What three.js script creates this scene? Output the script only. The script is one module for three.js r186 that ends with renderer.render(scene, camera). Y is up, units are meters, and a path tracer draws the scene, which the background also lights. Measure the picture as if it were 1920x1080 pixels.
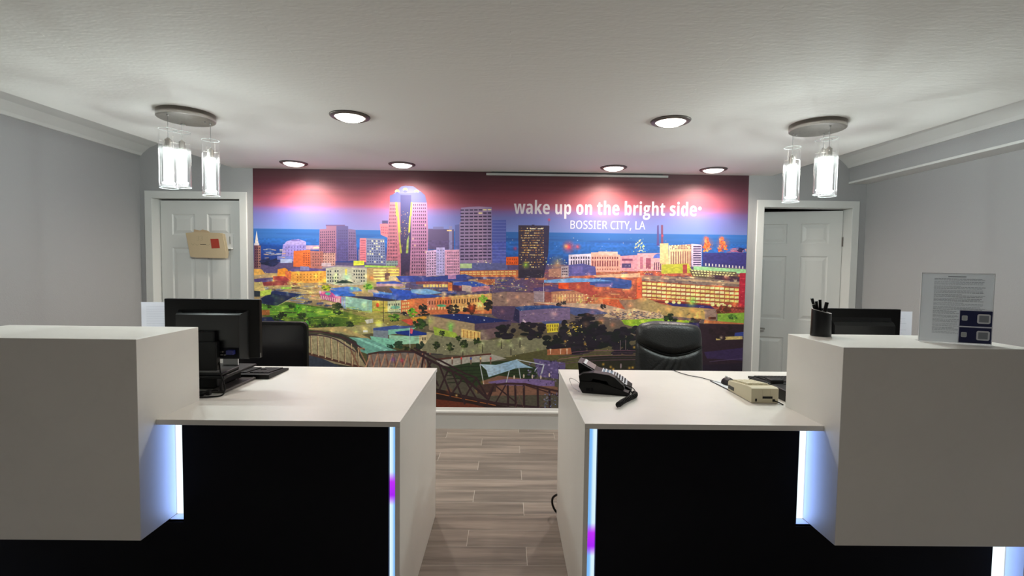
import * as THREE from 'three';
import { RoundedBoxGeometry } from 'three/addons/geometries/RoundedBoxGeometry.js';
import { mergeGeometries } from 'three/addons/utils/BufferGeometryUtils.js';
import { RectAreaLightUniformsLib } from 'three/addons/lights/RectAreaLightUniformsLib.js';

// ---------- camera, exposure, scene ----------
const W = 1920, H = 1080, FOCAL = 900;
const scene = new THREE.Scene();
scene.background = new THREE.Color(0, 0, 0);
const camera = new THREE.PerspectiveCamera(THREE.MathUtils.radToDeg(2 * Math.atan(H / 2 / FOCAL)), W / H, 0.05, 40);
camera.position.set(0, 1.56, 0);
camera.up.set(-0.01237, 0.99883, -0.04673);
camera.lookAt(0.00977, 1.56 - 0.04661, -0.99887);
const renderer = new THREE.WebGLRenderer({ antialias: true });
renderer.toneMapping = THREE.LinearToneMapping;
renderer.toneMappingExposure = 1.42;
renderer.shadowMap.enabled = true;
RectAreaLightUniformsLib.init();
const DOWNLIGHT = 1.25, WALLSIDE = 2.5, LOBBY_FILL = 1.05, PENDANT = 0.72, STRIP = 2.1;      // candela, candela, nits-like; the lobby pair is added fill
const WARM = new THREE.Color(1.0, 0.90, 0.79), COOL = new THREE.Color(0.88, 1.0, 0.96), BLUE = new THREE.Color(0.07, 0.25, 1.0);

// ---------- helpers ----------
let seed = 7;
const rnd = () => { seed = (seed + 0x6d2b79f5) | 0; let t = Math.imul(seed ^ (seed >>> 15), 1 | seed); t = (t + Math.imul(t ^ (t >>> 7), 61 | t)) ^ t; return ((t ^ (t >>> 14)) >>> 0) / 4294967296; };
const rr = (a, b) => a + (b - a) * rnd();
const used = {};
function numbered(n) { const k = used[n] = (used[n] ?? -1) + 1; return k ? n + '_' + String(k).padStart(3, '0') : n; }
function shade(o) { o.traverse((m) => { if (m.isMesh) { m.castShadow = true; m.receiveShadow = true; } }); return o; }
function clean(g) {
  g = g.index ? g.toNonIndexed() : g;
  for (const k of Object.keys(g.attributes)) if (!['position', 'normal', 'uv'].includes(k)) g.deleteAttribute(k);
  if (!g.attributes.normal) g.computeVertexNormals();
  if (!g.attributes.uv) g.setAttribute('uv', new THREE.BufferAttribute(new Float32Array(g.attributes.position.count * 2), 2));
  g.clearGroups();
  return g;
}
const merge = (l) => l.length === 1 ? clean(l[0]) : mergeGeometries(l.map(clean));
function boxUV(g) {                                         // uv in metres by the dominant axis
  g = clean(g);
  const p = g.attributes.position, n = g.attributes.normal, uv = g.attributes.uv;
  for (let i = 0; i < p.count; i++) {
    const ax = Math.abs(n.getX(i)), ay = Math.abs(n.getY(i)), az = Math.abs(n.getZ(i));
    if (ay >= ax && ay >= az) uv.setXY(i, p.getX(i), p.getZ(i)); else if (ax > az) uv.setXY(i, p.getZ(i), p.getY(i)); else uv.setXY(i, p.getX(i), p.getY(i));
  }
  return g;
}
// boxes given by their extents
const bx = (x0, x1, y0, y1, z0, z1) => new THREE.BoxGeometry(Math.abs(x1 - x0), Math.abs(y1 - y0), Math.abs(z1 - z0)).translate((x0 + x1) / 2, (y0 + y1) / 2, (z0 + z1) / 2);
const rb = (x0, x1, y0, y1, z0, z1, r = 0.002, s = 2) => new RoundedBoxGeometry(Math.abs(x1 - x0), Math.abs(y1 - y0), Math.abs(z1 - z0), s, Math.min(r, Math.abs(x1 - x0) / 2.01, Math.abs(y1 - y0) / 2.01, Math.abs(z1 - z0) / 2.01)).translate((x0 + x1) / 2, (y0 + y1) / 2, (z0 + z1) / 2);
const cyl = (r0, r1, h, x, y, z, n = 32, open = false) => new THREE.CylinderGeometry(r0, r1, h, n, 1, open).translate(x, y, z);
const v3 = (a) => new THREE.Vector3(...a);
const tube = (pts, r, n = 40, k = 8) => new THREE.TubeGeometry(new THREE.CatmullRomCurve3(pts.map(v3)), n, r, k);
const lathe = (pts, n = 48) => new THREE.LatheGeometry(pts.map((p) => new THREE.Vector2(...p)), n);
function extr(pts, depth, bevel = 0, holes = []) {          // closed outline in x, y pushed along z
  const s = new THREE.Shape(pts.map((p) => new THREE.Vector2(...p)));
  for (const h of holes) s.holes.push(new THREE.Path(h.map((p) => new THREE.Vector2(...p))));
  return new THREE.ExtrudeGeometry(s, { depth, bevelEnabled: bevel > 0, bevelSize: bevel, bevelThickness: bevel, bevelSegments: 2, curveSegments: 16 });
}
const rect = (x0, x1, y0, y1) => [[x0, y0], [x1, y0], [x1, y1], [x0, y1]];
function roundRect(x0, x1, y0, y1, r, n = 6) {
  const out = [];
  for (const [cx, cy, a] of [[x1 - r, y0 + r, -90], [x1 - r, y1 - r, 0], [x0 + r, y1 - r, 90], [x0 + r, y0 + r, 180]])
    for (let i = 0; i <= n; i++) { const t = (a + 90 * i / n) * Math.PI / 180; out.push([cx + r * Math.cos(t), cy + r * Math.sin(t)]); }
  return out;
}
function obj(name, geos, mat, parent, uv = true) {
  let g = merge([].concat(geos)); if (uv) g = boxUV(g);
  const m = new THREE.Mesh(g, mat); m.name = parent && parent !== scene ? name : numbered(name);
  m.castShadow = m.receiveShadow = true;
  (parent ?? scene).add(m); return m;
}
function tag(o, label, category, group) { o.userData = { label, category }; if (group) o.userData.group = group; return o; }
function thing(name, label, category, pos = [0, 0, 0], turn = 0, group) {
  const o = new THREE.Group(); o.name = numbered(name); o.position.set(...pos); o.rotation.y = turn; scene.add(o);
  return tag(o, label, category, group);
}
function struct(name, geos, mat) { const m = obj(name, geos, mat, scene); m.name = name; m.userData.kind = 'structure'; return m; }
const sub = (o, label) => { o.userData.label = label; return o; };

// ---------- procedural textures ----------
function lattice(n) { const a = new Float32Array(n * n).map(() => rnd()); return (x, y) => { const X = Math.floor(x), Y = Math.floor(y), fx = x - X, fy = y - Y, sx = fx * fx * (3 - 2 * fx), sy = fy * fy * (3 - 2 * fy), at = (i, j) => a[((j % n) + n) % n * n + ((i % n) + n) % n]; return (at(X, Y) * (1 - sx) + at(X + 1, Y) * sx) * (1 - sy) + (at(X, Y + 1) * (1 - sx) + at(X + 1, Y + 1) * sx) * sy; }; }
function noiseTex(size, fn, srgb = false, repeat = 1) {     // fn(u, v) -> [r, g, b] 0..1
  const d = new Uint8Array(size * size * 4);
  for (let y = 0; y < size; y++) for (let x = 0; x < size; x++) { const c = fn(x / size, y / size), o = (y * size + x) * 4; for (let k = 0; k < 3; k++) d[o + k] = Math.max(0, Math.min(255, c[k] * 255)); d[o + 3] = 255; }
  const t = new THREE.DataTexture(d, size, size); t.wrapS = t.wrapT = THREE.RepeatWrapping; t.magFilter = THREE.LinearFilter; t.repeat.set(repeat, repeat);
  if (srgb) t.colorSpace = THREE.SRGBColorSpace; t.needsUpdate = true; return t;
}
const L8 = lattice(8), L16 = lattice(16), L32 = lattice(32), L64 = lattice(64), L128 = lattice(128);
const fbm = (u, v) => 0.5 * L8(u * 8, v * 8) + 0.25 * L16(u * 16, v * 16) + 0.15 * L32(u * 32, v * 32) + 0.1 * L64(u * 64, v * 64);
const grey = (v) => [v, v, v];
const wallBump = noiseTex(512, (u, v) => grey(0.6 * L128(u * 128, v * 128) + 0.4 * L64(u * 64, v * 64)), false, 1.6);
const ceilBump = noiseTex(512, (u, v) => grey(0.55 * L64(u * 16, v * 64) + 0.45 * L128(u * 64, v * 128)), false, 1.1);
const lamCol = noiseTex(512, (u, v) => { const m = fbm(u, v), w = Math.abs(L8(u * 8 + 3 * m, v * 8 + 2 * m) - 0.5), s = 0.955 + 0.05 * m - 0.014 * Math.max(0, 0.06 - w) / 0.06; return [s, s * 0.995, s * 0.98]; }, false, 0.7);
const smudge = noiseTex(256, (u, v) => grey(0.35 + 0.3 * fbm(u, v)), false, 1.3);

const std = (o) => new THREE.MeshStandardMaterial(o), phy = (o) => new THREE.MeshPhysicalMaterial(o);
const rgb = (r, g, b) => new THREE.Color().setRGB(r, g, b);
const M = {
  wall: std({ color: rgb(0.405, 0.40, 0.405), roughness: 0.75, bumpMap: wallBump, bumpScale: 0.0005 }),
  ceiling: std({ color: rgb(0.83, 0.82, 0.79), roughness: 0.85, bumpMap: ceilBump, bumpScale: 0.0007 }),
  trim: std({ color: rgb(0.74, 0.74, 0.72), roughness: 0.42 }),
  door: std({ color: rgb(0.74, 0.74, 0.72), roughness: 0.42 }),
  laminate: phy({ color: rgb(0.80, 0.785, 0.755), roughness: 0.34, map: lamCol }),
  black: phy({ color: rgb(0.0012, 0.0016, 0.0046), roughness: 0.5, specularIntensity: 0.3 }),
  plastic: phy({ color: rgb(0.0032, 0.0032, 0.0036), roughness: 0.42, specularIntensity: 0.55 }),
  plasticSoft: phy({ color: rgb(0.006, 0.006, 0.0065), roughness: 0.55, specularIntensity: 0.6 }),
  gloss: phy({ color: rgb(0.004, 0.004, 0.005), roughness: 0.18 }),
  dark: std({ color: rgb(0.02, 0.02, 0.022), roughness: 0.6 }),
  steel: std({ color: rgb(0.42, 0.42, 0.41), roughness: 0.34, metalness: 0.9 }),
  nickel: phy({ color: rgb(0.52, 0.49, 0.46), roughness: 0.3, metalness: 1, anisotropy: 0.6 }),
  bronze: std({ color: rgb(0.16, 0.14, 0.13), roughness: 0.42, metalness: 0.7 }),
  white: std({ color: rgb(0.75, 0.75, 0.74), roughness: 0.5 }),
  paper: phy({ color: rgb(0.72, 0.74, 0.77), roughness: 0.8 }),
  glass: phy({ color: rgb(1, 1, 1), roughness: 0.02, transmission: 1, thickness: 0, ior: 1.48 }),
  beige: std({ color: rgb(0.56, 0.51, 0.36), roughness: 0.55 }),
  beigeKey: std({ color: rgb(0.58, 0.53, 0.37), roughness: 0.5 }),
};

// ---------- the printed city mural (a flat print on the back wall) ----------
// Authoring frame: outlines are noted in pixels of the reference and mapped to the print by a plane-to-plane map.
function solveMap(src, dst) {
  const A = [];
  src.forEach(([x, y], i) => { const [u, v] = dst[i]; A.push([x, y, 1, 0, 0, 0, -u * x, -u * y, u], [0, 0, 0, x, y, 1, -v * x, -v * y, v]); });
  for (let c = 0; c < 8; c++) { let p = c; for (let r = c; r < 8; r++) if (Math.abs(A[r][c]) > Math.abs(A[p][c])) p = r; [A[c], A[p]] = [A[p], A[c]]; for (let r = 0; r < 8; r++) if (r !== c) { const f = A[r][c] / A[c][c]; for (let k = c; k < 9; k++) A[r][k] -= f * A[c][k]; } }
  const h = A.map((r, i) => r[8] / r[i]);
  return (x, y) => { const w = h[6] * x + h[7] * y + 1; return [(h[0] * x + h[1] * y + h[2]) / w, (h[3] * x + h[4] * y + h[5]) / w]; };
}
function paintMural() {
  const CW = 2048, CH = 986, cv = document.createElement('canvas'); cv.width = CW; cv.height = CH;
  const c = cv.getContext('2d');
  const map = solveMap([[474.1, 315.6], [1404.3, 329.3], [1388.8, 768.8], [479.5, 759.7]], [[0, 0], [CW, 0], [CW, CH], [0, CH]]);
  const K = CW / 930;
  const P = (col, ...a) => { c.fillStyle = col; c.beginPath(); for (let i = 0; i < a.length; i += 2) { const [u, v] = map(a[i], a[i + 1]); i ? c.lineTo(u, v) : c.moveTo(u, v); } c.closePath(); c.fill(); };
  const R = (col, x, y, w, h) => P(col, x, y, x + w, y, x + w, y + h, x, y + h);
  const Lr = (col, w, ...a) => { c.strokeStyle = col; c.lineWidth = w * K; c.lineJoin = 'round'; c.lineCap = 'butt'; c.beginPath(); for (let i = 0; i < a.length; i += 2) { const [u, v] = map(a[i], a[i + 1]); i ? c.lineTo(u, v) : c.moveTo(u, v); } c.stroke(); };
  const curve = (col, w, x0, y0, x1, y1, x2, y2) => { c.strokeStyle = col; c.lineWidth = w * K; c.beginPath(); c.moveTo(...map(x0, y0)); c.quadraticCurveTo(...map(x1, y1), ...map(x2, y2)); c.stroke(); };
  const O = (col, x, y, rx, ry = rx) => { const [u, v] = map(x, y); c.fillStyle = col; c.beginPath(); c.ellipse(u, v, rx * K, ry * K, 0, 0, 7); c.fill(); };
  const rgba = (r, a) => `rgba(${r},${a})`;
  const glow = (r, x, y, s, a = 0.8) => { const [u, v] = map(x, y), g = c.createRadialGradient(u, v, 0, u, v, s * K); g.addColorStop(0, rgba(r, a)); g.addColorStop(0.4, rgba(r, a * 0.45)); g.addColorStop(1, rgba(r, 0)); c.fillStyle = g; c.fillRect(u - s * K, v - s * K, 2 * s * K, 2 * s * K); };
  // gradient polygon between two points
  const G = (stops, x0, y0, x1, y1, ...a) => { const g = c.createLinearGradient(...map(x0, y0), ...map(x1, y1)); stops.forEach(([t, s]) => g.addColorStop(t, s)); P(g, ...a); };
  // grid of windows in a quad given by its four corners (tl, tr, br, bl)
  const win = (col, q, nx, ny, fw = 0.55, fh = 0.5, lit = 0, litCol = '#ffe9a8', skip = 0) => {
    const pt = (s, t) => [(q[0] * (1 - s) + q[2] * s) * (1 - t) + (q[6] * (1 - s) + q[4] * s) * t, (q[1] * (1 - s) + q[3] * s) * (1 - t) + (q[7] * (1 - s) + q[5] * s) * t];
    for (let j = 0; j < ny; j++) for (let i = 0; i < nx; i++) {
      if (skip && rnd() < skip) continue;
      const s0 = (i + 0.5 - fw / 2) / nx, s1 = (i + 0.5 + fw / 2) / nx, t0 = (j + 0.5 - fh / 2) / ny, t1 = (j + 0.5 + fh / 2) / ny;
      P(lit && rnd() < lit ? litCol : col, ...pt(s0, t0), ...pt(s1, t0), ...pt(s1, t1), ...pt(s0, t1));
    }
  };
  const tree = (x, y, r, ry = r, cols = ['#1c2a1c', '#26361f', '#33452a']) => { for (let k = 0; k < 26; k++) { const a = rr(0, 6.28), d = Math.sqrt(rnd()); O(cols[Math.min(cols.length - 1, Math.floor(rnd() * cols.length))], x + Math.cos(a) * d * r * 0.8, y + Math.sin(a) * d * ry * 0.8, rr(0.14, 0.34) * r, rr(0.14, 0.3) * ry); } };
  const dots = (cols, n, x0, x1, y0, y1, r0, r1, a = 1) => { for (let k = 0; k < n; k++) { c.globalAlpha = a * rr(0.5, 1); O(cols[Math.floor(rnd() * cols.length)], rr(x0, x1), rr(y0, y1), rr(r0, r1), rr(r0, r1) * 0.7); } c.globalAlpha = 1; };
  const dashes = (cols, n, x0, x1, y0, y1, w0, w1, h0, h1, a = 0.9) => { for (let k = 0; k < n; k++) { c.globalAlpha = a * rr(0.4, 1); const x = rr(x0, x1), y = rr(y0, y1), w = rr(w0, w1), h = rr(h0, h1), sk = rr(-0.12, 0.16) * w; P(cols[Math.floor(rnd() * cols.length)], x, y, x + w, y + sk, x + w, y + h + sk, x, y + h); } c.globalAlpha = 1; };

  // sky
  const sky = c.createLinearGradient(0, 0, 0, CH * 0.30);
  [[0, '#6a3036'], [0.10, '#7c363e'], [0.24, '#a8485a'], [0.34, '#d4606e'], [0.44, '#e87084'], [0.51, '#dc82b0'], [0.55, '#b48ee0'], [0.63, '#949cf4'], [0.84, '#8ca8fa'], [1, '#92c0ff']].forEach(([t, s]) => sky.addColorStop(t, s));
  c.fillStyle = sky; c.fillRect(0, 0, CW, CH);
  for (let k = 0; k < 46; k++) { c.globalAlpha = 0.05; const x = rr(474, 1400), y = rr(322, 375), w = rr(60, 260), h = rr(2, 8); O(k % 2 ? '#5a2430' : '#f08c8c', x, y, w, h); }
  c.globalAlpha = 1;
  glow('255,120,150', 700, 378, 170, 0.35); glow('255,140,120', 1130, 368, 130, 0.3); glow('90,50,90', 1395, 395, 90, 0.5); glow('96,40,60', 880, 345, 120, 0.35); glow('150,60,120', 500, 372, 60, 0.3);
  { const g = c.createLinearGradient(0, 0, 0, CH * 0.27); [[0, 0.36], [0.5, 0.34], [0.66, 0.24], [1, 0.16]].forEach(([t, a]) => g.addColorStop(t, `rgba(0,0,10,${a})`)); c.fillStyle = g; c.fillRect(0, 0, CW, CH); }  // dark veil painted over the sky to offset the downlight hot spots
  // far plain
  G([[0, '#3068b4'], [0.08, '#1d4a98'], [0.3, '#1e3a80'], [0.7, '#282f68'], [1, '#382e5a']], 0, 428, 0, 520, 470, 428.5, 1410, 441, 1410, 530, 470, 520);
  for (let k = 0; k < 90; k++) { c.globalAlpha = 0.16; const x = rr(474, 1400), y = 434 + (x - 474) * 0.0135 + rr(0, 50); O(rnd() < 0.5 ? '#1f3a86' : '#4b7ad0', x, y, rr(15, 70), rr(0.8, 3)); }
  c.globalAlpha = 1;
  dots(['#ffd9c8', '#ff8a8a', '#bfe0ff', '#fff3d0'], 46, 950, 1400, 444, 470, 0.4, 1.3, 0.8);
  // land under everything
  G([[0, '#5c5078'], [0.2, '#74645e'], [0.45, '#5f5c3c'], [0.62, '#585a3a'], [0.8, '#3a3440'], [1, '#2a2030']], 0, 492, 0, 765, 470, 490, 1410, 500, 1410, 775, 470, 765);
  G([[0, 'rgba(210,90,60,0)'], [0.35, 'rgba(214,104,64,.75)'], [1, 'rgba(190,80,60,.8)']], 960, 0, 1400, 0, 960, 505, 1400, 508, 1400, 590, 960, 580);
  G([[0, 'rgba(225,190,120,.7)'], [1, 'rgba(150,150,80,.0)']], 0, 515, 0, 600, 476, 512, 760, 512, 760, 600, 476, 600);
  // coarse city texture
  dashes(['#3f4f9a', '#2b3a80', '#6a78b8', '#d8b088', '#c87858', '#e8d0a0', '#8a90b8', '#2a2c44', '#b0a890', '#7c8060'], 380, 478, 980, 512, 575, 5, 22, 1, 4);
  dashes(['#d86848', '#b84a40', '#f0a060', '#f4c888', '#5a4a80', '#8a5a70', '#3c3456', '#c88c70'], 260, 980, 1396, 506, 575, 5, 24, 1, 3.5);
  dots(['#fff2b0', '#ffe08a', '#f6ffb0', '#d8f090', '#ffffff'], 260, 478, 760, 506, 600, 0.4, 1.5);
  dots(['#ffd080', '#ffb060', '#fff0c0', '#ff8a50'], 260, 760, 1396, 508, 600, 0.4, 1.5);

  // left edge: steeple, dark trees, lavender blocks
  P('#e8dcd6', 477.5, 462, 479.5, 446, 481.5, 432, 483.5, 446, 486, 462); R('#d9cfd4', 477, 456, 9.5, 6);
  R('#6d4450', 477, 460, 12.5, 43); R('#a87a70', 484, 461, 5, 42); win('#3a2438', [478, 463, 489, 463, 489, 502, 478, 502], 3, 8, 0.5, 0.5);
  tree(506, 491, 19, 10, ['#20264e', '#272c56', '#1c2040']);
  P('#9d8fd0', 531, 458, 574, 457, 576, 490, 527, 490); P('#b3a3dc', 538, 452, 560, 448, 574, 453, 574, 459, 532, 459); R('#8678bd', 546, 449, 17, 3); win('#6f62a8', [534, 461, 572, 460, 572, 484, 532, 484], 7, 4, 0.3, 0.6);
  R('#c9a9c0', 574, 460, 26, 8); R('#ffe6b0', 588, 463, 12, 2.5); R('#7d86c8', 520, 480, 30, 7); R('#b9c4e6', 526, 486, 22, 7);
  dashes(['#f2d8b8', '#e8b890', '#9fb0e0'], 24, 492, 530, 466, 486, 4, 14, 1, 2);
  P('#e8b060', 476, 504, 490, 504, 498, 514, 476, 516);
  // brown tower
  P('#9a6a86', 599.5, 430, 612, 429, 612, 423, 631, 422.5, 631, 490, 598, 488); P('#5d5288', 631, 422.5, 653, 424, 653, 490, 631, 490); P('#7a628e', 653, 429, 667, 431, 670, 488, 653, 490);
  R('#6b5080', 611, 421.5, 36, 2.2); win('#4a3458', [600, 433, 629, 432, 629, 486, 599, 486], 8, 11, 0.5, 0.5); win('#4b3f70', [634, 430, 652, 430, 652, 486, 634, 486], 5, 11, 0.4, 0.5); win('#4b3a64', [654, 434, 667, 435, 668, 486, 654, 486], 4, 10, 0.5, 0.5);
  // pink and slate mid rise
  P('#e0808c', 675, 446.5, 687, 446.5, 687, 492, 674, 490); P('#7f84a6', 687, 446.5, 721, 448, 724, 496, 687, 495); win('#a25a70', [676, 449, 686, 449, 686, 489, 675, 489], 1, 9, 0.9, 0.4); win('#39406c', [688, 449, 721, 450, 723, 494, 688, 493], 8, 9, 0.5, 0.5, 0.24, '#fff0b8'); R('#8a7a9a', 672, 468, 3, 22);
  P('#e27884', 712.5, 420, 722, 419, 728, 420, 728, 446, 714, 440); R('#4d4470', 716.5, 413.5, 11, 6); win('#a04a62', [714, 424, 727, 424, 728, 440, 715, 438], 4, 3, 0.5, 0.5);
  // great tower
  P('#e7909c', 731, 379, 751, 379, 751, 440, 754, 470, 752, 517, 746, 517, 724, 497, 727, 440); G([[0, '#d79ac8'], [0.6, '#dca0bc'], [1, '#e79a9c']], 0, 379, 0, 517, 770, 379, 800.5, 379, 803, 440, 801, 517, 768, 517, 770, 440);
  P('#6d74b0', 731, 379, 731, 367, 738, 364, 752, 350, 760, 348.5, 775, 349.5, 790, 360, 797, 366, 800.5, 380); P('#8990c4', 738, 364, 752, 350, 760, 348.5, 775, 349.5, 790, 360, 770, 362);
  G([[0, '#4a4c86'], [0.5, '#4d3c60'], [1, '#372c4a']], 0, 365, 0, 517, 751, 366, 771, 366, 771, 440, 768, 517, 752, 517, 751, 440);
  P('#dfe45a', 741, 379, 745, 379, 748, 404, 747, 405, 742.5, 405); P('#dfe45a', 745, 405, 748, 405, 752, 436, 746.5, 436); P('#d7d858', 747, 436, 749, 436, 754, 475, 750, 475);
  P('#dfe45a', 770.5, 379, 773.5, 379, 772, 405, 768.5, 405); P('#dfe45a', 767.5, 405, 770.5, 405, 769, 436, 765.5, 436); P('#b9d870', 763, 450, 767, 440, 765.5, 475, 761, 475);
  for (const x of [745, 760, 781]) { O('#e6e88c', x, 355 + Math.abs(x - 762) * 0.22, 4.4, 3.2); O('#6d74b0', x, 358.4 + Math.abs(x - 762) * 0.22, 3.6, 2.4); }
  win('#4a2f4c', [731, 382, 742, 382, 746, 492, 726, 492], 6, 17, 0.42, 0.48); win('#4b3450', [774, 381, 799, 381, 801, 514, 771, 514], 7, 21, 0.46, 0.5, 0.03, '#ffe9a0'); dots(['#ffd070', '#f49a60', '#fff0a8'], 46, 752, 768, 395, 470, 0.5, 1.3);
  P('#b6d0c0', 724, 489, 746, 489, 746, 498, 724, 498); win('#4a6070', [725, 489, 746, 489, 746, 500, 725, 500], 7, 2, 0.4, 0.6);
  P('rgba(24,12,44,.26)', 731, 379, 731, 367, 738, 364, 752, 350, 760, 348.5, 775, 349.5, 790, 360, 797, 366, 800.5, 380, 803, 440, 801, 517, 746, 517, 724, 497, 727, 440);  // dark tint painted over the tower against the downlight hot spot
  // pale low tower, dark slabs
  P('#5e5078', 803, 429, 851, 430, 851, 468, 803, 468); R('#6f6da0', 812, 425, 20, 5); R('#8480ac', 842, 424, 6, 44); P('#5f64a0', 853, 422, 864, 420, 864, 470, 853, 470); R('#f0c890', 838, 431, 9, 2.5);
  P('#cfaed0', 799, 470, 818, 468.5, 818, 517, 799, 519); P('#b8addb', 818, 464, 834, 464, 834, 517, 818, 517); P('#dba6c2', 834, 468.5, 861.5, 468, 862, 516, 834, 516); win('#3c3058', [800, 472, 818, 471, 818, 516, 800, 517], 4, 9, 0.4, 0.5); win('#6b669a', [819, 467, 834, 467, 834, 514, 819, 514], 3, 9, 0.35, 0.5); win('#473458', [838, 471, 861, 471, 861, 514, 838, 514], 6, 8, 0.4, 0.55);
  // banded round tower and blue glass tower
  G([[0, '#8d7aa0'], [0.6, '#a88cae'], [1, '#8a7aa6']], 862, 0, 923, 0, 864.5, 389.5, 880, 388, 898, 387.3, 922, 388.5, 923, 494, 861.5, 494, 861.5, 417, 864.5, 416);
  for (let k = 0; k < 16; k++) { const y = 392.5 + k * 6.15; for (let i = 0; i < 7; i++) R(k === 0 && i > 4 || (k === 1 && i === 4) ? '#f6e6a0' : '#2f2446', 863.5 + i * 8.5, y - (i - 3) * 0.12, 6.6, 2.3); }
  G([[0, '#525cae'], [1, '#6f72b6']], 0, 412, 0, 494, 923, 413, 949, 412.5, 949, 494, 923, 494); for (let k = 0; k < 13; k++) R('rgba(150,160,215,.5)', 923.5, 416 + k * 5.9, 25, 1.1);
  P('#676a9c', 862, 493, 950, 493, 952, 506, 862, 506); R('#b9cc9a', 862.5, 494, 22.5, 9); dots(['#fff6c0'], 8, 880, 920, 488, 497, 0.7, 1.6); P('#e0642c', 949, 482, 972, 481, 972, 497, 949, 497); win('#a03a24', [950, 483, 971, 483, 971, 496, 950, 496], 5, 2, 0.4, 0.5);
  P('#c87850', 862, 508, 972, 506, 972, 519, 862, 519); win('#ffe49a', [863, 509, 968, 507, 968, 516, 863, 516], 14, 2, 0.8, 0.45);
  // dark tower with lit floors
  P('#3f3448', 972, 422.3, 1029, 423, 1028, 470, 1019.5, 520, 972, 522); P('#332c4c', 1019, 423, 1030, 424, 1028, 475, 1019, 521);
  for (let j = 0; j < 17; j++) for (let i = 0; i < 17; i++) { const p = j < 1 ? 0.25 : j < 12 ? 0.74 : 0.34; if (i < 1 && rnd() < 0.6) continue; if (rnd() < p) R(['#d9a860', '#f3d488', '#b9824a', '#ffe6a8', '#8a5a3c'][Math.floor(rnd() * 5)], 974 + i * 2.72, 427 + j * 4.55, rr(1.4, 2.6), rr(1.2, 2.4)); }
  R('#f7efd0', 994, 428, 10, 2); R('#f7efd0', 1008, 428, 10, 2); glow('170,220,80', 986, 497, 9, 0.9); R('#332c40', 972, 506, 47, 15); Lr('#5a4868', 0.8, 1029, 424, 1029.5, 412); glow('255,60,80', 1029.5, 412, 4, 0.9); R('#2c2440', 997, 421.4, 5, 1.4);
  glow('255,190,110', 1045, 495, 18, 0.7); dots(['#ffe9a0', '#d8f0a0', '#ffffff'], 40, 1022, 1066, 482, 520, 0.5, 1.6);
  glow('255,70,70', 1066, 463, 15, 0.9); glow('255,200,120', 1061, 462, 6, 1); glow('255,90,90', 1083, 463, 8, 0.8); glow('220,60,90', 966, 466, 6, 0.8);
  P('#b98878', 1029, 504, 1052, 503, 1052, 519, 1029, 519); P('#b9a8b0', 1052, 500, 1067, 498, 1067, 520, 1052, 520); win('#4a3a50', [1053, 502, 1064, 501, 1064, 517, 1053, 517], 3, 3, 0.8, 0.4);
  // white office block and pink mall
  P('#e6d8ea', 1066, 477.5, 1108, 475.5, 1108, 508, 1066, 500); P('#f0b4a4', 1108, 473.5, 1140, 472.5, 1163, 478, 1163, 510, 1108, 510); P('#f4c0b4', 1122, 471.5, 1158, 472, 1158, 479, 1122, 478);
  win('#3c3050', [1069, 481, 1106, 480, 1106, 486, 1069, 486], 8, 1, 0.55, 0.7); win('#3a2e4c', [1069, 488, 1106, 487, 1106, 499, 1069, 498], 8, 1, 0.5, 0.9); win('#7a3c48', [1109, 481, 1160, 481, 1160, 486, 1109, 486], 11, 1, 0.5, 0.8); win('#8a4650', [1109, 488, 1160, 488, 1160, 500, 1109, 500], 11, 1, 0.5, 0.9); win('#b0605c', [1109, 503, 1160, 503, 1160, 507, 1109, 507], 11, 1, 0.4, 0.7);
  P('#5f5c9e', 1066, 497, 1092, 494, 1116, 500, 1118, 516, 1066, 518); P('#7a70b6', 1072, 500, 1092, 498, 1092, 512, 1072, 513);
  P('#e6a0ae', 1163, 480, 1196, 478, 1196, 509, 1163, 508); P('#f0b0b8', 1195, 475, 1247, 474, 1247, 508, 1195, 508); R('#8a4a6a', 1166, 485, 20, 4); R('#5c4876', 1166, 494, 17, 8); R('#c4788c', 1200, 482, 5, 22); R('#a85a70', 1211, 484, 9, 20); P('#f4c2c0', 1224, 489, 1248, 489, 1248, 500, 1224, 500); O('#5d74c8', 1236, 484, 11.5, 9); R('#efb0b4', 1224, 484, 25, 8); win('#7a4a60', [1225, 492, 1248, 492, 1248, 506, 1225, 506], 6, 1, 0.5, 1);
  dots(['#fff0b0', '#c8e890', '#ffffff'], 50, 1160, 1260, 498, 514, 0.5, 1.5);
  P('#5a4a8c', 1231.8, 423, 1235, 422, 1236, 460, 1231, 461); P('#7a4468', 1239, 422, 1243, 422, 1243.5, 458, 1239, 458); glow('255,60,90', 1242, 442, 3, 1);
  for (let k = 0; k < 46; k++) { const y = rr(448, 472), s = (y - 446) / 26; O(['#fff4b0', '#e8f0a0', '#ffe0a0', '#c8d8a0'][k % 4], 1199 + rr(-3 - 9 * s, 3 + 10 * s), y, rr(0.5, 1.4)); }
  // hotel
  P('#f6cf9a', 1237, 456.5, 1253, 456, 1254, 498, 1237, 494); G([[0, '#f6dfb0'], [1, '#f3b894']], 1255, 0, 1297, 0, 1254, 460, 1296, 458, 1296, 500, 1254, 500); win('#6b4a56', [1256, 459, 1296, 458, 1296, 467, 1256, 468], 14, 3, 0.55, 0.7, 0.3, '#f8e8c0'); win('#8a5a58', [1256, 472, 1296, 471, 1296, 498, 1256, 498], 9, 1, 0.4, 1); P('#e0c8e2', 1296, 457, 1315.5, 459, 1315, 502, 1297, 500); for (let k = 0; k < 9; k++) R('#3c2c58', 1299.5, 461.5 + k * 4.2, 14.5, 2);
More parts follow.
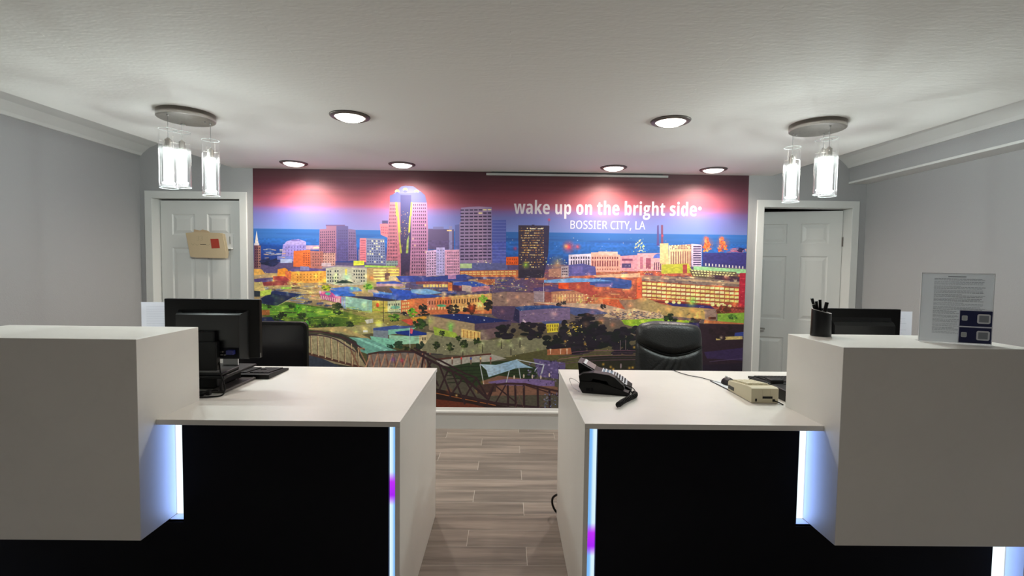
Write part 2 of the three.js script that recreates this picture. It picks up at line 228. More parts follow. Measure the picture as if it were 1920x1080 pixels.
  // refinery fires
  for (const [x, s] of [[1323, 0.75], [1352, 1]]) { for (let k = 0; k < 70; k++) { const t = rnd(); O(['#ff6a34', '#ff9a50', '#ff4630', '#ffc070'][k % 4], x + rr(-3, 4) + t * s * rr(-4, 12), 446 + t * 26, rr(0.6, 2.2)); } glow('255,90,50', x + 3, 458, 16, 0.7); glow('255,110,90', x, 447, 7, 0.8); }
  dashes(['#ff7a68', '#ff9a70', '#d86088'], 30, 1362, 1398, 466, 472, 4, 14, 0.6, 1.6); tree(1389, 469, 8, 5, ['#2c2450', '#332a58']);
  P('#403a7c', 1317, 474, 1402, 474, 1401, 502, 1317, 498);
  for (let k = 0; k < 12; k++) R('#f4e8e0', 1322 + k * 6.3, 493.5 + k * 0.5, 2.2, 5);
  // green deck and car park behind
  P('#a8d8a0', 1300, 499, 1400, 505, 1400, 514, 1300, 506); P('#c8c24a', 1240, 496, 1290, 494, 1300, 512, 1240, 513); P('#b04a48', 1280, 496, 1288, 496, 1288, 512, 1280, 512); P('#6a5a48', 1292, 506, 1380, 510, 1388, 530, 1300, 522); win('#f4efb0', [1293, 504, 1380, 511, 1370, 522, 1300, 518], 14, 3, 0.7, 0.5);
  P('#4a3040', 1340, 516, 1392, 520, 1390, 530, 1340, 524); P('#8f7a70', 1200, 516, 1300, 520, 1388, 528, 1388, 538, 1200, 528); P('#c9a888', 1250, 520, 1388, 530, 1388, 533, 1250, 524); dashes(['#6a5060', '#e8d8b0', '#b09080', '#4a3c50'], 60, 1202, 1384, 516, 532, 4, 14, 1, 3);
  // big lit parking garage
  G([[0, '#a8563c'], [0.5, '#d25a34'], [1, '#e8682c']], 0, 526, 0, 572, 1192, 526, 1202, 526, 1388, 540, 1389, 571, 1330, 568, 1192, 561); P('#e86a48', 1194, 521, 1203, 521, 1203, 561, 1193, 561);
  for (let j = 0; j < 5; j++) for (let i = 0; i < 20; i++) { if (j === 4 && i > 16) continue; const x = 1204 + i * 9.1; R(['#f6eaa0', '#fff2b8', '#ecdc8c'][Math.floor(rnd() * 3)], x, 529 + j * 7.3 + i * 0.62, 8, j === 4 ? 3 : 4.6); }
  P('#b42a40', 1387, 512, 1399, 512, 1397, 582, 1384, 578); Lr('#e8606a', 0.8, 1387, 522, 1398, 522); Lr('#e8606a', 0.8, 1387, 533, 1398, 533); Lr('#7a2c2c', 3.2, 1180, 563, 1290, 569, 1396, 579); Lr('#c04a30', 1.4, 1100, 556, 1200, 560, 1300, 567);
  // domes under the bridge, tan hall, red wall
  P('#c88a60', 1100, 556, 1188, 560, 1188, 572, 1124, 566); P('#d86a48', 1122, 559, 1160, 562, 1172, 566, 1172, 579, 1122, 578); G([[0, '#a07c70'], [0.3, '#b49a6c'], [1, '#c8a86a']], 1165, 0, 1320, 0, 1160, 563, 1190, 562, 1207, 557, 1240, 570, 1262, 574, 1342, 580, 1342, 601, 1230, 590, 1172, 580);
  P('#3a3270', 1246, 567, 1330, 573, 1340, 579, 1262, 574); P('#a08478', 1320, 580, 1344, 579, 1343, 600, 1322, 600); R('#5c3428', 1328, 594, 14, 5); glow('120,220,100', 1297, 566, 14, 0.9); for (const x of [1250, 1263, 1273, 1336, 1347, 1358, 1368]) { O('#f8f0a8', x, 566 + (x - 1250) * 0.065, 3.8, 2.8); }
  tree(1357, 583, 14, 11, ['#6a3a28', '#7c4830', '#58301f']); for (let k = 0; k < 5; k++) { Lr('#7c3a30', 1, 1366 + k * 7, 574, 1373 + k * 7, 586); Lr('#7c3a30', 1, 1373 + k * 7, 574, 1366 + k * 7, 586); }
  P('#8fb448', 1345, 588, 1396, 586, 1394, 610, 1345, 604); P('#c87a50', 1320, 600, 1394, 606, 1394, 610, 1320, 606); tree(1375, 594, 10, 6, ['#5c8a38', '#7caa44', '#3c5a2c']);
  // parked cars
  G([[0, '#d8b894'], [1, '#e2c49c']], 1130, 0, 1260, 0, 1140, 585, 1190, 578, 1240, 589, 1248, 596, 1190, 600, 1130, 594); dashes(['#2c2a48', '#4a3c58', '#f4e6d8', '#6a3440', '#383858', '#8a7a90'], 220, 1142, 1238, 583, 598, 2, 4.6, 0.8, 1.8); P('#98bc3c', 1165, 600, 1240, 597, 1300, 602, 1290, 613, 1200, 616, 1170, 608); tree(1257, 598, 14, 11, ['#24321c', '#39502a', '#182214']); tree(1303, 601, 13, 7, ['#2c2430', '#3a3a30']); dots(['#dcf080', '#b4e04c'], 40, 1170, 1300, 600, 612, 0.6, 2);

  // near left quarter: orange block, white-green block, deck, shops
  P('#e2743e', 551, 470.5, 582, 468.5, 583, 502, 550, 500); P('#b4746c', 582, 470, 606, 471, 606, 504, 583, 503); P('#c89a90', 606, 474, 629, 474, 629, 500, 606, 503); win('#8a3c30', [568, 473, 581, 473, 581, 498, 568, 498], 3, 6, 0.5, 0.45); win('#6a4650', [585, 473, 628, 474, 628, 498, 585, 500], 9, 5, 0.4, 0.45);
  P('#f09a3c', 521, 505, 535, 502, 540, 506, 540, 522, 520, 519); P('#f0a850', 540, 508, 612, 507, 612, 530, 545, 531); P('#e0784a', 535, 508, 546, 509, 546, 531, 535, 530); P('#62528c', 546, 504, 590, 503, 612, 506, 612, 508, 546, 509); P('#8e8ec0', 563, 499, 580, 500, 580, 507, 563, 507); win('#8c4a24', [555, 512, 605, 511, 605, 527, 555, 528], 8, 3, 0.25, 0.4);
  P('#a03c44', 512, 518, 535, 518, 545, 527, 512, 526); P('#8c3c40', 491, 528, 536, 526, 560, 533, 530, 535, 494, 536); P('#5a4a80', 477, 523, 512, 520, 512, 527, 490, 530, 477, 528); glow('255,240,140', 545, 531, 9, 0.9); dots(['#ffe890', '#f8c060'], 30, 530, 570, 527, 540, 0.6, 1.8); P('#d8c080', 477, 530, 492, 528, 498, 546, 477, 546); R('#a8d060', 527, 538, 20, 4); dashes(['#f0dc9c', '#b07a50', '#e0c890', '#7a5a40'], 50, 545, 600, 530, 556, 6, 16, 1, 2);
  P('#c6c2ae', 611, 503, 632, 498, 688, 502, 688, 533, 640, 536, 612, 531); G([[0, 'rgba(150,210,180,0)'], [1, 'rgba(150,215,180,.9)']], 0, 505, 0, 535, 630, 505, 688, 505, 688, 534, 630, 536); P('#9c8ea0', 604, 501, 632, 497, 688, 500, 688, 503, 632, 500, 604, 504); R('#d0b8c0', 603, 493, 18, 6); win('#2e3440', [613, 506, 636, 505, 636, 530, 613, 530], 5, 4, 0.5, 0.5, 0, '', 0.25); win('#33383c', [662, 505, 685, 505, 685, 530, 662, 530], 5, 4, 0.5, 0.5, 0, '', 0.3); R('#e6d060', 647, 504, 4, 12); glow('200,255,210', 650, 520, 12, 0.8); P('#20362c', 627, 531, 665, 531, 655, 527, 642, 525);
  P('#d8dc4c', 663, 489, 683, 489, 683, 497, 663, 498); P('#a8d060', 684, 497, 742, 499, 742, 502, 684, 501); P('#b89a6a', 688, 502, 749, 501, 750, 524, 688, 532); for (let k = 0; k < 4; k++) { R('#ffe89a', 700, 505 + k * 5.2, 24, 2.2); R('#ffe070', 728, 504.5 + k * 5.2, 20, 2.2); } R('#6b4a4c', 722, 512, 9, 12); glow('255,150,80', 697, 521, 8, 0.8);
  P('#3c4ea6', 742, 518, 777, 517, 780, 528, 752, 529); P('#3c52b4', 706, 529, 740, 527, 755, 531, 742, 537, 706, 536); R('#c9a0b0', 706, 532, 50, 5); R('#d8c8a0', 729, 517, 14, 9); P('#6b5a58', 700, 538, 735, 536, 752, 552, 705, 552);
  P('#5a7fd0', 620, 541, 650, 537, 672, 539, 680, 546, 640, 548); P('#3f6cc4', 620, 545, 650, 546, 668, 553, 662, 556, 622, 552); glow('170,255,190', 660, 541, 7, 0.9); glow('180,255,200', 670, 542, 6, 0.8); glow('150,220,70', 692, 537, 14, 0.9); tree(690, 538, 9, 6, ['#6aa830', '#8cc840', '#4a7828']); tree(612, 540, 10, 6, ['#a8b828', '#c8cc30', '#5c7028']);
  P('#bc5a9c', 598, 546, 622, 548, 640, 557, 640, 569, 602, 560); win('#ffd8c8', [600, 553, 638, 560, 638, 568, 602, 560], 9, 1, 0.4, 0.9); O('#5cc0a0', 615, 551, 5, 3); O('#e870a0', 606, 549, 4, 2.6); dots(['#ff90c0', '#ff6080'], 16, 600, 640, 546, 556, 0.8, 2); O('#f0c8e0', 600.5, 548, 2, 3);
  P('#3f70cc', 618, 543, 650, 548, 668, 556, 630, 555); P('#8aa0c8', 640, 556, 650, 557, 650, 580, 640, 576); P('#9cc4b4', 648, 556, 698, 563, 698, 588, 660, 580, 648, 576); glow('210,255,240', 657, 563, 8, 0.8); glow('220,255,230', 683, 568, 7, 0.7); P('#2c2c48', 652, 555, 700, 556, 752, 561, 752, 565, 698, 563); P('#3858b4', 700, 548, 760, 550, 790, 557, 752, 563, 700, 556); P('#6c9ce0', 690, 543, 735, 550, 735, 553, 700, 550); P('#c8b0a8', 690, 543, 706, 543, 712, 549, 690, 548); P('#3a5cc0', 730, 540, 770, 545, 790, 556, 740, 554); P('#84b4e0', 770, 543, 800, 541, 830, 549, 800, 553, 772, 549);
  P('#c8b45c', 698, 564, 727, 565, 727, 588, 699, 586); O('#d8583c', 708, 572, 3, 4.4); P('#cfd4b0', 727, 565, 752, 563, 752, 586, 727, 588); win('#2c3c3c', [729, 569, 750, 568, 750, 573, 729, 574], 5, 1, 0.4, 0.8); O('#7cb8a0', 741, 576, 9, 3.2); P('#d8784c', 752, 563, 802, 559, 802, 590, 752, 588); win('#fff0a8', [754, 566, 768, 565, 768, 584, 754, 586], 4, 3, 0.5, 0.6); P('#f8e8c8', 756, 564, 760, 561, 764, 564);
  P('#d07850', 770, 560, 801, 559, 817, 558, 852, 555, 923, 550, 924, 588, 770, 590); P('#e2b070', 846, 555, 923, 550, 924, 580, 846, 585); P('#d88c70', 801, 560, 816, 559, 816, 580, 801, 582); win('#54302c', [803, 563, 915, 556, 915, 567, 803, 573], 22, 1, 0.35, 0.7); win('#ffe0a0', [803, 575, 905, 569, 905, 578, 803, 584], 18, 1, 0.35, 0.5); for (let k = 0; k < 9; k++) glow('255,225,150', 820 + k * 12, 557 - k * 0.6, 5, 0.9); O('#68b890', 828, 573, 9, 2.4); O('#4ea878', 826, 573, 6, 1.8);
  P('#3450a4', 770, 553, 806, 552, 830, 555, 812, 558, 770, 559); P('#7c86c0', 850, 528, 868, 528, 868, 534, 850, 534); P('#3c5cb8', 852, 530, 885, 527, 915, 535, 888, 538, 850, 535); P('#d0b8b0', 866, 534, 884, 536, 884, 547, 866, 545); P('#c88a98', 884, 538, 918, 536, 918, 545, 884, 547); P('#583048', 848, 534, 866, 536, 866, 546, 848, 544); win('#ffd080', [793, 533, 840, 532, 840, 539, 793, 539], 8, 1, 0.8, 0.9); P('#e08048', 840, 529, 848, 530, 848, 545, 840, 545); P('#8a4c54', 780, 527, 840, 528, 840, 533, 780, 533); P('#b0684c', 890, 525, 928, 523, 928, 534, 912, 534); P('#3c4890', 770, 517, 800, 520, 872, 514, 890, 520, 870, 526, 780, 528); P('#b888b8', 840, 516, 855, 516, 855, 523, 840, 523); glow('255,230,200', 833, 550, 6, 1); dots(['#fff0b0', '#e0f0a0', '#ffd890'], 60, 880, 1000, 522, 546, 0.6, 1.7); tree(906, 560, 9, 8, ['#78b038', '#98c84c', '#507a2c']);
  // centre: theatre, drum, civic hall
  P('#5c4a80', 1000, 540, 1030, 536, 1060, 541, 1095, 546, 1060, 552, 1000, 546); P('#c88c70', 1033, 547, 1078, 544, 1095, 546, 1098, 568, 1033, 570); P('#a8949c', 1000, 546, 1022, 546, 1022, 566, 1000, 566); P('#9c5c58', 1021, 547, 1034, 548, 1034, 567, 1021, 568); win('#ffd4a0', [1036, 551, 1094, 550, 1094, 566, 1036, 567], 11, 2, 0.3, 0.7); glow('255,220,120', 1049, 559, 7, 0.8); P('#e85830', 1047, 530, 1067, 530, 1100, 533, 1100, 546, 1047, 541); P('#b8544c', 1066, 527, 1120, 530, 1120, 556, 1098, 552, 1066, 541); P('#40589c', 1106, 521, 1148, 520, 1184, 526, 1184, 542, 1150, 540, 1106, 534); P('#7aa8e0', 1020, 525, 1075, 521, 1120, 523, 1150, 527, 1060, 530, 1020, 530); P('#e8b898', 1110, 516, 1200, 512, 1200, 520, 1120, 520); P('#7a70b0', 1115, 532, 1148, 532, 1148, 538, 1115, 538); Lr('#e8dce0', 0.8, 1019.5, 530, 1019, 567); glow('255,160,90', 1084, 538, 6, 1); glow('255,160,90', 1116, 541, 6, 1); glow('255,160,90', 1140, 540, 5, 1); glow('255,160,90', 1184, 541, 5, 1); dots(['#f4e890', '#d8e06c', '#fff4c0'], 36, 1078, 1122, 552, 570, 0.7, 2.2); P('#d88a60', 1122, 560, 1130, 560, 1130, 570, 1095, 572);
  P('#cfae98', 985, 566, 1070, 568, 1130, 570, 1180, 582, 1140, 586, 1060, 574); P('#566090', 1050, 574, 1120, 580, 1140, 588, 1080, 592, 1060, 584); tree(1057, 567, 6, 4, ['#2c2c38', '#3a3638']); tree(1047, 571, 6, 4, ['#2c2430']); tree(1131, 574, 6, 6, ['#28242c', '#3a3430']);
  P('#947a72', 922, 550, 946, 546.5, 1001, 549, 1001, 575, 965, 577, 922, 592); P('#a4827c', 950, 547, 1001, 549, 1001, 574, 950, 574); P('#5a4868', 922, 574, 966, 574, 976, 606, 945, 604, 922, 590); P('#34508c', 965, 575.5, 990, 573, 1035, 572, 1069, 577, 1020, 579, 975, 583); P('#847094', 974, 583, 1020, 579, 1069, 577, 1069, 599, 1030, 603, 974, 606); P('#2e2c50', 966, 577, 974, 583, 974, 606, 962, 600); P('#58608c', 1015, 603, 1054, 601, 1052, 607, 1020, 608); P('#ecd850', 1024, 607, 1048, 606, 1046, 622, 1026, 624); win('#8a7020', [1025, 608, 1047, 607, 1047, 621, 1025, 622], 5, 2, 0.4, 0.7);
  P('#b09a7c', 804, 592, 890, 607, 890, 634, 865, 634, 804, 618); P('#20306c', 810, 591.5, 860, 588, 905, 593, 960, 602, 892, 607); P('#5c4a60', 890, 607, 960, 602, 957, 612, 900, 619, 890, 618); P('#7c6468', 901, 620, 940, 612, 930, 632, 902, 641); P('#f6d084', 865, 616, 901, 622, 901, 641, 865, 634); win('#b87838', [866, 618, 900, 624, 900, 640, 866, 634], 5, 1, 0.2, 1); glow('150,230,110', 845, 610, 11, 0.9); R('#8cc468', 841.5, 611, 7, 14); glow('200,220,120', 806, 602, 12, 0.7); for (const x of [851, 878, 908]) O('#e0e8ff', x, 590.5 + (x - 851) * 0.17, 1.5, 1.1);
  Lr('#f0e8e4', 0.8, 980.5, 598, 980, 617); P('#e8d0e0', 981, 598, 987, 604, 981, 606);
  // park left
  P('#4a6a28', 484, 570, 540, 566, 620, 578, 700, 598, 640, 616, 560, 614, 488, 590); P('#66983a', 486, 575, 560, 571, 620, 582, 640, 590, 560, 596, 500, 592); dashes(['#a8cc3c', '#c8d850', '#3c5a20', '#7c9c34', '#26381c'], 110, 490, 720, 575, 622, 10, 40, 0.8, 2.4); G([[0, 'rgba(180,170,80,.0)'], [0.5, 'rgba(196,186,100,.75)'], [1, 'rgba(170,150,70,.5)']], 620, 0, 760, 0, 640, 578, 700, 585, 790, 596, 760, 612, 700, 625, 620, 615); P('#b0a878', 640, 612, 720, 606, 740, 618, 660, 630, 620, 622);
  P('#1c2448', 479, 566, 505, 550, 512, 546, 560, 551, 520, 573, 500, 571); P('#283462', 506, 549, 516, 545, 568, 552, 556, 558); Lr('#a8b078', 1, 519, 574, 556, 556); P('#c4d460', 488, 546, 510, 542, 508, 552, 488, 556); P('#2c3440', 477, 545, 488, 546, 488, 556, 477, 556);
  R('#a8683c', 484, 581, 22, 10); P('#1f2850', 484, 596, 508, 594, 540, 604, 505, 612, 484, 606); tree(530, 590, 10, 6, ['#26301c', '#1a2416']); for (const [x, y, r] of [[520, 597, 9], [565, 592, 10], [575, 603, 9], [632, 575, 12], [632, 585, 9], [622, 612, 9], [655, 608, 9], [605, 608, 9], [590, 612, 8], [547, 574, 7], [505, 575, 5]]) tree(x, y, r, r * 0.7, ['#1a2616', '#24341c', '#344a24']); tree(558, 580, 8, 9, ['#4c9a28', '#5cb030', '#3a7820']); tree(572, 605, 9, 5, ['#6cb050', '#4c8a38']);
  dots(['#fff4a0', '#e8f070'], 60, 490, 720, 575, 622, 0.4, 1.2); P('#d8d4c8', 684, 600, 700, 597, 700, 605, 688, 607); R('#e8e8e8', 681, 619, 9, 4); Lr('#3c2c28', 1, 719, 560, 719, 604); for (const x of [574, 644, 690, 742]) Lr('#8a8a70', 0.8, x, 560 + (x % 7), x, 588); P('#bca674', 560, 616, 640, 622, 700, 640, 690, 632, 640, 612);
  P('#d8604c', 752, 600, 790, 594, 790, 602, 770, 610); P('#d8a040', 770, 596, 800, 592, 800, 598, 775, 602); tree(773, 586, 10, 9, ['#5c9a2c', '#84bc3c', '#2c4a1c']); tree(740, 596, 12, 9, ['#2e4a20', '#4a7a2c', '#7ca83c']); tree(787, 608, 15, 11, ['#22341c', '#2f4a24', '#405c2a']); tree(793, 576, 8, 8, ['#1c2220', '#2c3028']); tree(757, 588, 7, 4, ['#20242c']); dots(['#fff0b0', '#f8ffb0'], 30, 720, 810, 580, 620, 0.5, 1.5);
  // round civic building
  P('#4a5c9c', 700, 615, 740, 610, 778, 612, 740, 620, 700, 620); P('#8a94a0', 700, 619, 728, 620, 728, 636, 700, 632); P('#8ccab8', 728, 618, 780, 614, 770, 622, 728, 628); P('#223c90', 740, 622, 775, 618.5, 812, 627, 770, 630, 745, 626); P('#aee0c2', 730, 628, 770, 630, 790, 629, 786, 644, 750, 646, 730, 640); P('#e4d2a6', 786, 629, 812, 627, 812, 646, 786, 650); win('#2c2820', [791, 632, 811, 631, 811, 638, 791, 639], 5, 1, 0.5, 0.8); Lr('#e8f0f4', 0.8, 768, 614, 769, 652); P('#e06078', 769, 615, 775, 617, 773, 626, 769, 625); for (let k = 0; k < 3; k++) Lr('#8a7a5c', 0.7, 777, 631.5 + k * 3, 789, 631 + k * 3); P('#90d0b8', 694, 630, 740, 636, 740, 652, 700, 648);
  tree(748, 646, 10, 9, ['#223c2c', '#2c4a34']); tree(788, 650, 9, 12, ['#1e2c24', '#2a3a2c']); tree(730, 650, 8, 5, ['#204030']); P('#c4b590', 800, 622, 890, 636, 960, 640, 960, 668, 830, 678, 780, 662, 800, 646); G([[0, '#8c8a70'], [0.5, '#c2b692'], [1, '#b8a684']], 0, 625, 0, 665, 812, 625, 880, 640, 1010, 630, 1040, 652, 930, 672, 820, 676, 790, 655); P('#a8c050', 812, 612, 855, 624, 860, 634, 815, 628);  // plaza paints lightened to make up for weaker lamp light here
  for (const [x, y, r] of [[818, 648, 8], [844, 650, 9], [870, 645, 9], [895, 640, 8], [829, 625, 6], [860, 634, 6], [762, 652, 6]]) { tree(x, y, r, r, ['#26341c', '#36481f', '#1c2818']); Lr('#2c2418', 0.9, x, y + r * 0.7, x, y + r * 1.4); } for (const [x, y] of [[868, 668], [905, 655], [940, 648], [975, 646], [958, 660]]) { Lr('#2c2620', 1.6, x, y - 10, x, y + 6); glow('240,250,190', x, y - 11, 7, 0.7); } for (let k = 0; k < 14; k++) glow(['230,240,150', '250,240,190', '190,220,110'][k % 3], rr(800, 1010), rr(622, 664), rr(5, 12), 0.4); dots(['#f4e89c', '#fff8d0'], 34, 800, 1000, 630, 668, 0.4, 1.1);
  for (const [x, y, rx, ry] of [[948, 622, 22, 16], [1000, 620, 28, 18], [985, 612, 14, 10], [1050, 640, 34, 20], [1080, 620, 36, 26], [1130, 640, 44, 26], [1110, 612, 26, 14], [1165, 650, 40, 18], [1180, 625, 30, 16], [1065, 655, 44, 12], [1095, 595, 22, 9]]) tree(x, y, rx, ry, ['#1c1824', '#221c2a', '#2a2430', '#1a2020']);
  for (const [x, y, rx, ry] of [[850, 580, 14, 10], [880, 578, 14, 12], [915, 572, 10, 12], [795, 588, 12, 6]]) tree(x, y, rx, ry, ['#2a2424', '#332c2a', '#20201c']); glow('255,90,50', 884, 578, 12, 0.8); glow('255,190,120', 905, 582, 8, 0.6); dots(['#ffd850', '#fff090'], 30, 1062, 1092, 606, 626, 0.8, 2.4); dots(['#ffe890', '#f0ffc0'], 28, 960, 1180, 630, 668, 0.4, 1.1);
  // river side, bridges; paints from here lightened to offset light falloff low down
  P('#7cb4a6', 655, 632, 690, 634, 730, 652, 760, 662, 690, 664, 668, 656); P('#a0dccc', 665, 634, 672, 633, 730, 656, 722, 658); P('#3c3c34', 570, 625, 640, 625, 668, 640, 690, 692, 569, 692); G([[0, '#b0a684'], [1, '#a08c74']], 0, 630, 0, 690, 569, 632, 600, 626, 640, 636, 664, 652, 690, 692, 569, 672); P('#3c4250', 569, 664, 600, 670, 650, 692, 569, 700); P('#5c3c34', 569, 658, 690, 690, 690, 694, 569, 663);
  for (let k = 0; k < 9; k++) { const x = 571 + k * 12.6, t = (x - 569) / 100, y0 = 628 + 20 * t * t, y1 = 658 + 28 * t; Lr('#e0caa0', 2, x, y0, x + 1.5, y1 + 2); Lr('#5c3c38', 1, x - 1.2, y0, x + 0.2, y1); Lr('rgba(120,90,60,.7)', 0.6, x, y0 + 3, x + 12, y1); }
  curve('#472c30', 3, 566, 624, 612, 616, 652, 637); curve('#472c38', 3, 652, 637, 668, 646, 684, 656); curve('#47303c', 2.2, 566, 629, 612, 624, 640, 642); curve('#4c3844', 2.2, 640, 642, 655, 652, 668, 660);
  Lr('#8a6450', 3, 657, 654, 674, 690); Lr('#96705c', 2, 668, 658, 660, 692); Lr('#a07860', 2.4, 672, 652, 688, 684); P('#9c7c60', 670, 652, 684, 652, 684, 655, 670, 655);
  P('#3a3440', 688, 664, 760, 658, 830, 664, 860, 692, 690, 692); G([[0, '#8c8078'], [1, '#806a60']], 0, 664, 0, 692, 690, 664, 760, 661, 800, 664, 820, 692, 690, 692); for (let k = 0; k < 9; k++) { const x = 690 + k * 14; Lr('#c8987c', 2.6, x - 6, 694, x + 5, 662); Lr('#7c5048', 2, x + 5, 662, x + 12, 694); Lr('#b08a6c', 1.2, x + 6, 664, x + 6, 694); } Lr('#4c3430', 3.2, 690, 664, 712, 660, 760, 658, 800, 660); glow('230,80,110', 754, 676, 6, 0.9); glow('120,70,180', 737, 674, 7, 0.7);
  P('#5c584c', 800, 664, 905, 668, 1046, 690, 1046, 770, 800, 770); P('#b8b4aa', 818, 676, 922, 664, 950, 672, 860, 690, 826, 684);
  P('#2e4026', 828, 690, 880, 680, 960, 676, 1010, 690, 1006, 708, 960, 716, 910, 736, 868, 716); for (let k = 0; k < 5; k++) curve('#1b2817', 1.6, 838, 690 + k * 7, 920, 682 + k * 7, 1004, 694 + k * 4);
  Lr('#5c3830', 3, 815, 674, 860, 669, 921, 663.5); for (const [x, s] of [[848, '#e0a890'], [865, '#e05050'], [883, '#3c50b0'], [901, '#f0d090'], [920, '#e04848']]) { Lr('#7c6458', 2.6, x, 668, x, 683); O(s, x, 672, 1.8, 2.4); }
  P('#8c6858', 905, 714, 935, 704, 1000, 712, 1046, 726, 1046, 740, 910, 742); P('#8c76ac', 915, 716, 945, 711, 1000, 710, 1040, 714, 1040, 724, 925, 722); P('#6c6090', 1000, 672, 1060, 680, 1060, 712, 1010, 706); dots(['#8c80b0', '#5a5080', '#c0b0d0', '#3c3450'], 70, 990, 1050, 676, 722, 0.8, 3);
  G([[0, '#cfe4f6'], [0.5, '#a6c8e4'], [1, '#b8d6ee']], 900, 0, 1000, 0, 900, 682.5, 930, 684, 968, 674, 985, 684, 1000, 690, 985, 689, 965, 691, 948, 697, 916, 707, 912, 694); Lr('#dce4ec', 1.6, 968, 674, 1020, 684, 1016, 700); P('#c4cce0', 1003, 692, 1010, 687, 1002, 697); for (const [a, b, d, e] of [[900, 683, 907, 720], [955, 694, 949, 718], [973, 690, 976, 710], [1019, 685, 1014, 702]]) Lr('#cfd4dc', 1.7, a, b, d, e);
  for (const x of [964, 982, 998, 1014, 1030]) { O('#e8d8c8', x, 703 + (x % 5), 1.6, 4); } glow('255,190,100', 896, 732, 8, 0.7); glow('255,180,110', 905, 716, 6, 0.6); P('#4c3834', 895, 722, 930, 718, 930, 734, 895, 738);
  P('#2c1c1c', 818, 728, 860, 738, 930, 758, 990, 768, 818, 770); P('#6a3424', 818, 748, 880, 756, 930, 768, 818, 768); Lr('#a8683c', 1.6, 818, 737, 870, 748, 930, 760); glow('255,220,140', 856, 741, 4, 1); glow('220,110,60', 842, 733, 8, 0.6);
  // near dark truss
  const T = '#38242a';
  Lr(T, 4.6, 770, 655, 800, 672, 868, 706, 915, 748); Lr(T, 3.4, 820, 673, 872, 700, 893, 708, 912, 742); Lr(T, 3, 776, 652, 824, 676); for (const [a, b, d, e] of [[800, 672, 822, 724], [822, 680, 846, 742], [846, 692, 872, 758], [870, 705, 842, 746], [842, 690, 822, 735], [868, 706, 900, 758], [893, 708, 868, 752], [795, 664, 790, 694], [810, 676, 800, 694]]) Lr(T, 3.4, a, b, d, e);
  Lr('#42292c', 4, 914, 744, 926, 722, 950, 719, 985, 720, 1048, 734); Lr(T, 3, 926, 724, 912, 760); Lr(T, 2.6, 930, 724, 970, 756); Lr(T, 2.6, 948, 722, 930, 754); Lr('#42292c', 2.4, 985, 722, 1048, 742); for (const x of [952, 966, 982, 1008, 1030]) Lr(T, 4, x, 722 + Math.max(0, x - 985) * 0.2, x + 1, 768); Lr(T, 4.6, 868, 742, 930, 756, 1048, 768); dots(['#8aa0d8', '#a8b8e0', '#6a7ab8'], 36, 1020, 1046, 735, 764, 0.5, 1.8); for (const [a, b, d, e] of [[966, 724, 982, 764], [982, 724, 966, 764], [1010, 732, 1028, 766], [1030, 736, 1010, 766]]) Lr('#7a5a50', 0.8, a, b, d, e);
  // lower right: paths, dark lawns, purple car park
  G([[0, 'rgba(40,28,40,0)'], [0.3, 'rgba(52,36,46,.95)'], [1, 'rgba(46,34,52,1)']], 0, 640, 0, 690, 1047, 640, 1200, 645, 1200, 705, 1047, 705); P('#2c2c22', 1085, 668, 1200, 664, 1200, 704, 1100, 700); for (let k = 0; k < 5; k++) curve(['#8a6070', '#5c4658', '#a07a78', '#48384c', '#6a5060'][k], 1.1, 1047, 664 + k * 5, 1100, 654 + k * 5, 1205, 658 + k * 4); P('#b07050', 1026, 655, 1070, 652, 1072, 664, 1026, 666); for (const x of [1032, 1051, 1063]) { Lr('#f8d8c0', 1.4, x, 655, x, 664); glow('255,240,210', x, 655, 3, 1); } for (const [x, y] of [[1131, 683], [1189, 651], [1097, 645], [1145, 688], [1180, 690], [1186, 689], [1150, 692], [1060, 640]]) glow('255,200,90', x, y, 4, 1); Lr('#a08c8c', 0.8, 1163, 638, 1163, 656); Lr('#a08c8c', 0.8, 1173, 637, 1173, 656); O('#b8b0c8', 1195, 684, 2.4, 5); O('#9c8c90', 1164, 686, 1.8, 5);
  G([[0, '#31202c'], [0.4, '#2c2034'], [1, '#241a28']], 0, 610, 0, 705, 1290, 606, 1396, 608, 1392, 772, 1290, 772); P('#3c2c54', 1320, 660, 1393, 652, 1392, 676, 1325, 672); P('#241a2c', 1047, 700, 1392, 680, 1390, 772, 1047, 772); P('#3c4a94', 1378, 624, 1394, 622, 1394, 632, 1376, 632); P('#d8c080', 1342, 632, 1392, 630, 1392, 636, 1342, 638); tree(1352, 622, 26, 16, ['#2c1c24', '#36222a', '#24181e']); glow('255,240,200', 1352, 633, 5, 0.8); P('#2a2860', 1275, 605, 1310, 605, 1312, 614, 1278, 612); Lr('#6a5a7c', 0.8, 1330, 678, 1392, 672); P('#d8d4e0', 1196, 630, 1204, 620, 1204, 629);
  // night glow and print grain
  c.globalCompositeOperation = 'lighter';
  for (let k = 0; k < 90; k++) glow(['200,190,60', '150,200,60', '230,190,110'][k % 3], rr(480, 760), rr(508, 622), rr(3, 10), 0.32);
  for (let k = 0; k < 80; k++) glow(['240,160,60', '230,190,120', '200,120,60'][k % 3], rr(740, 1100), rr(510, 590), rr(3, 9), 0.32);
  for (let k = 0; k < 90; k++) glow(['255,110,50', '240,150,70', '250,190,90'][k % 3], rr(1090, 1396), rr(508, 612), rr(3, 10), 0.32);
  dots(['#ffe9a0', '#fff6d8', '#ffd080', '#e8ffb0'], 300, 478, 1396, 505, 605, 0.3, 0.9, 0.9);
  c.globalCompositeOperation = 'source-over';
  dashes(['rgba(20,20,50,.6)', 'rgba(40,20,30,.6)', 'rgba(250,230,190,.5)'], 420, 478, 1396, 512, 600, 1.5, 6, 0.5, 1.4);
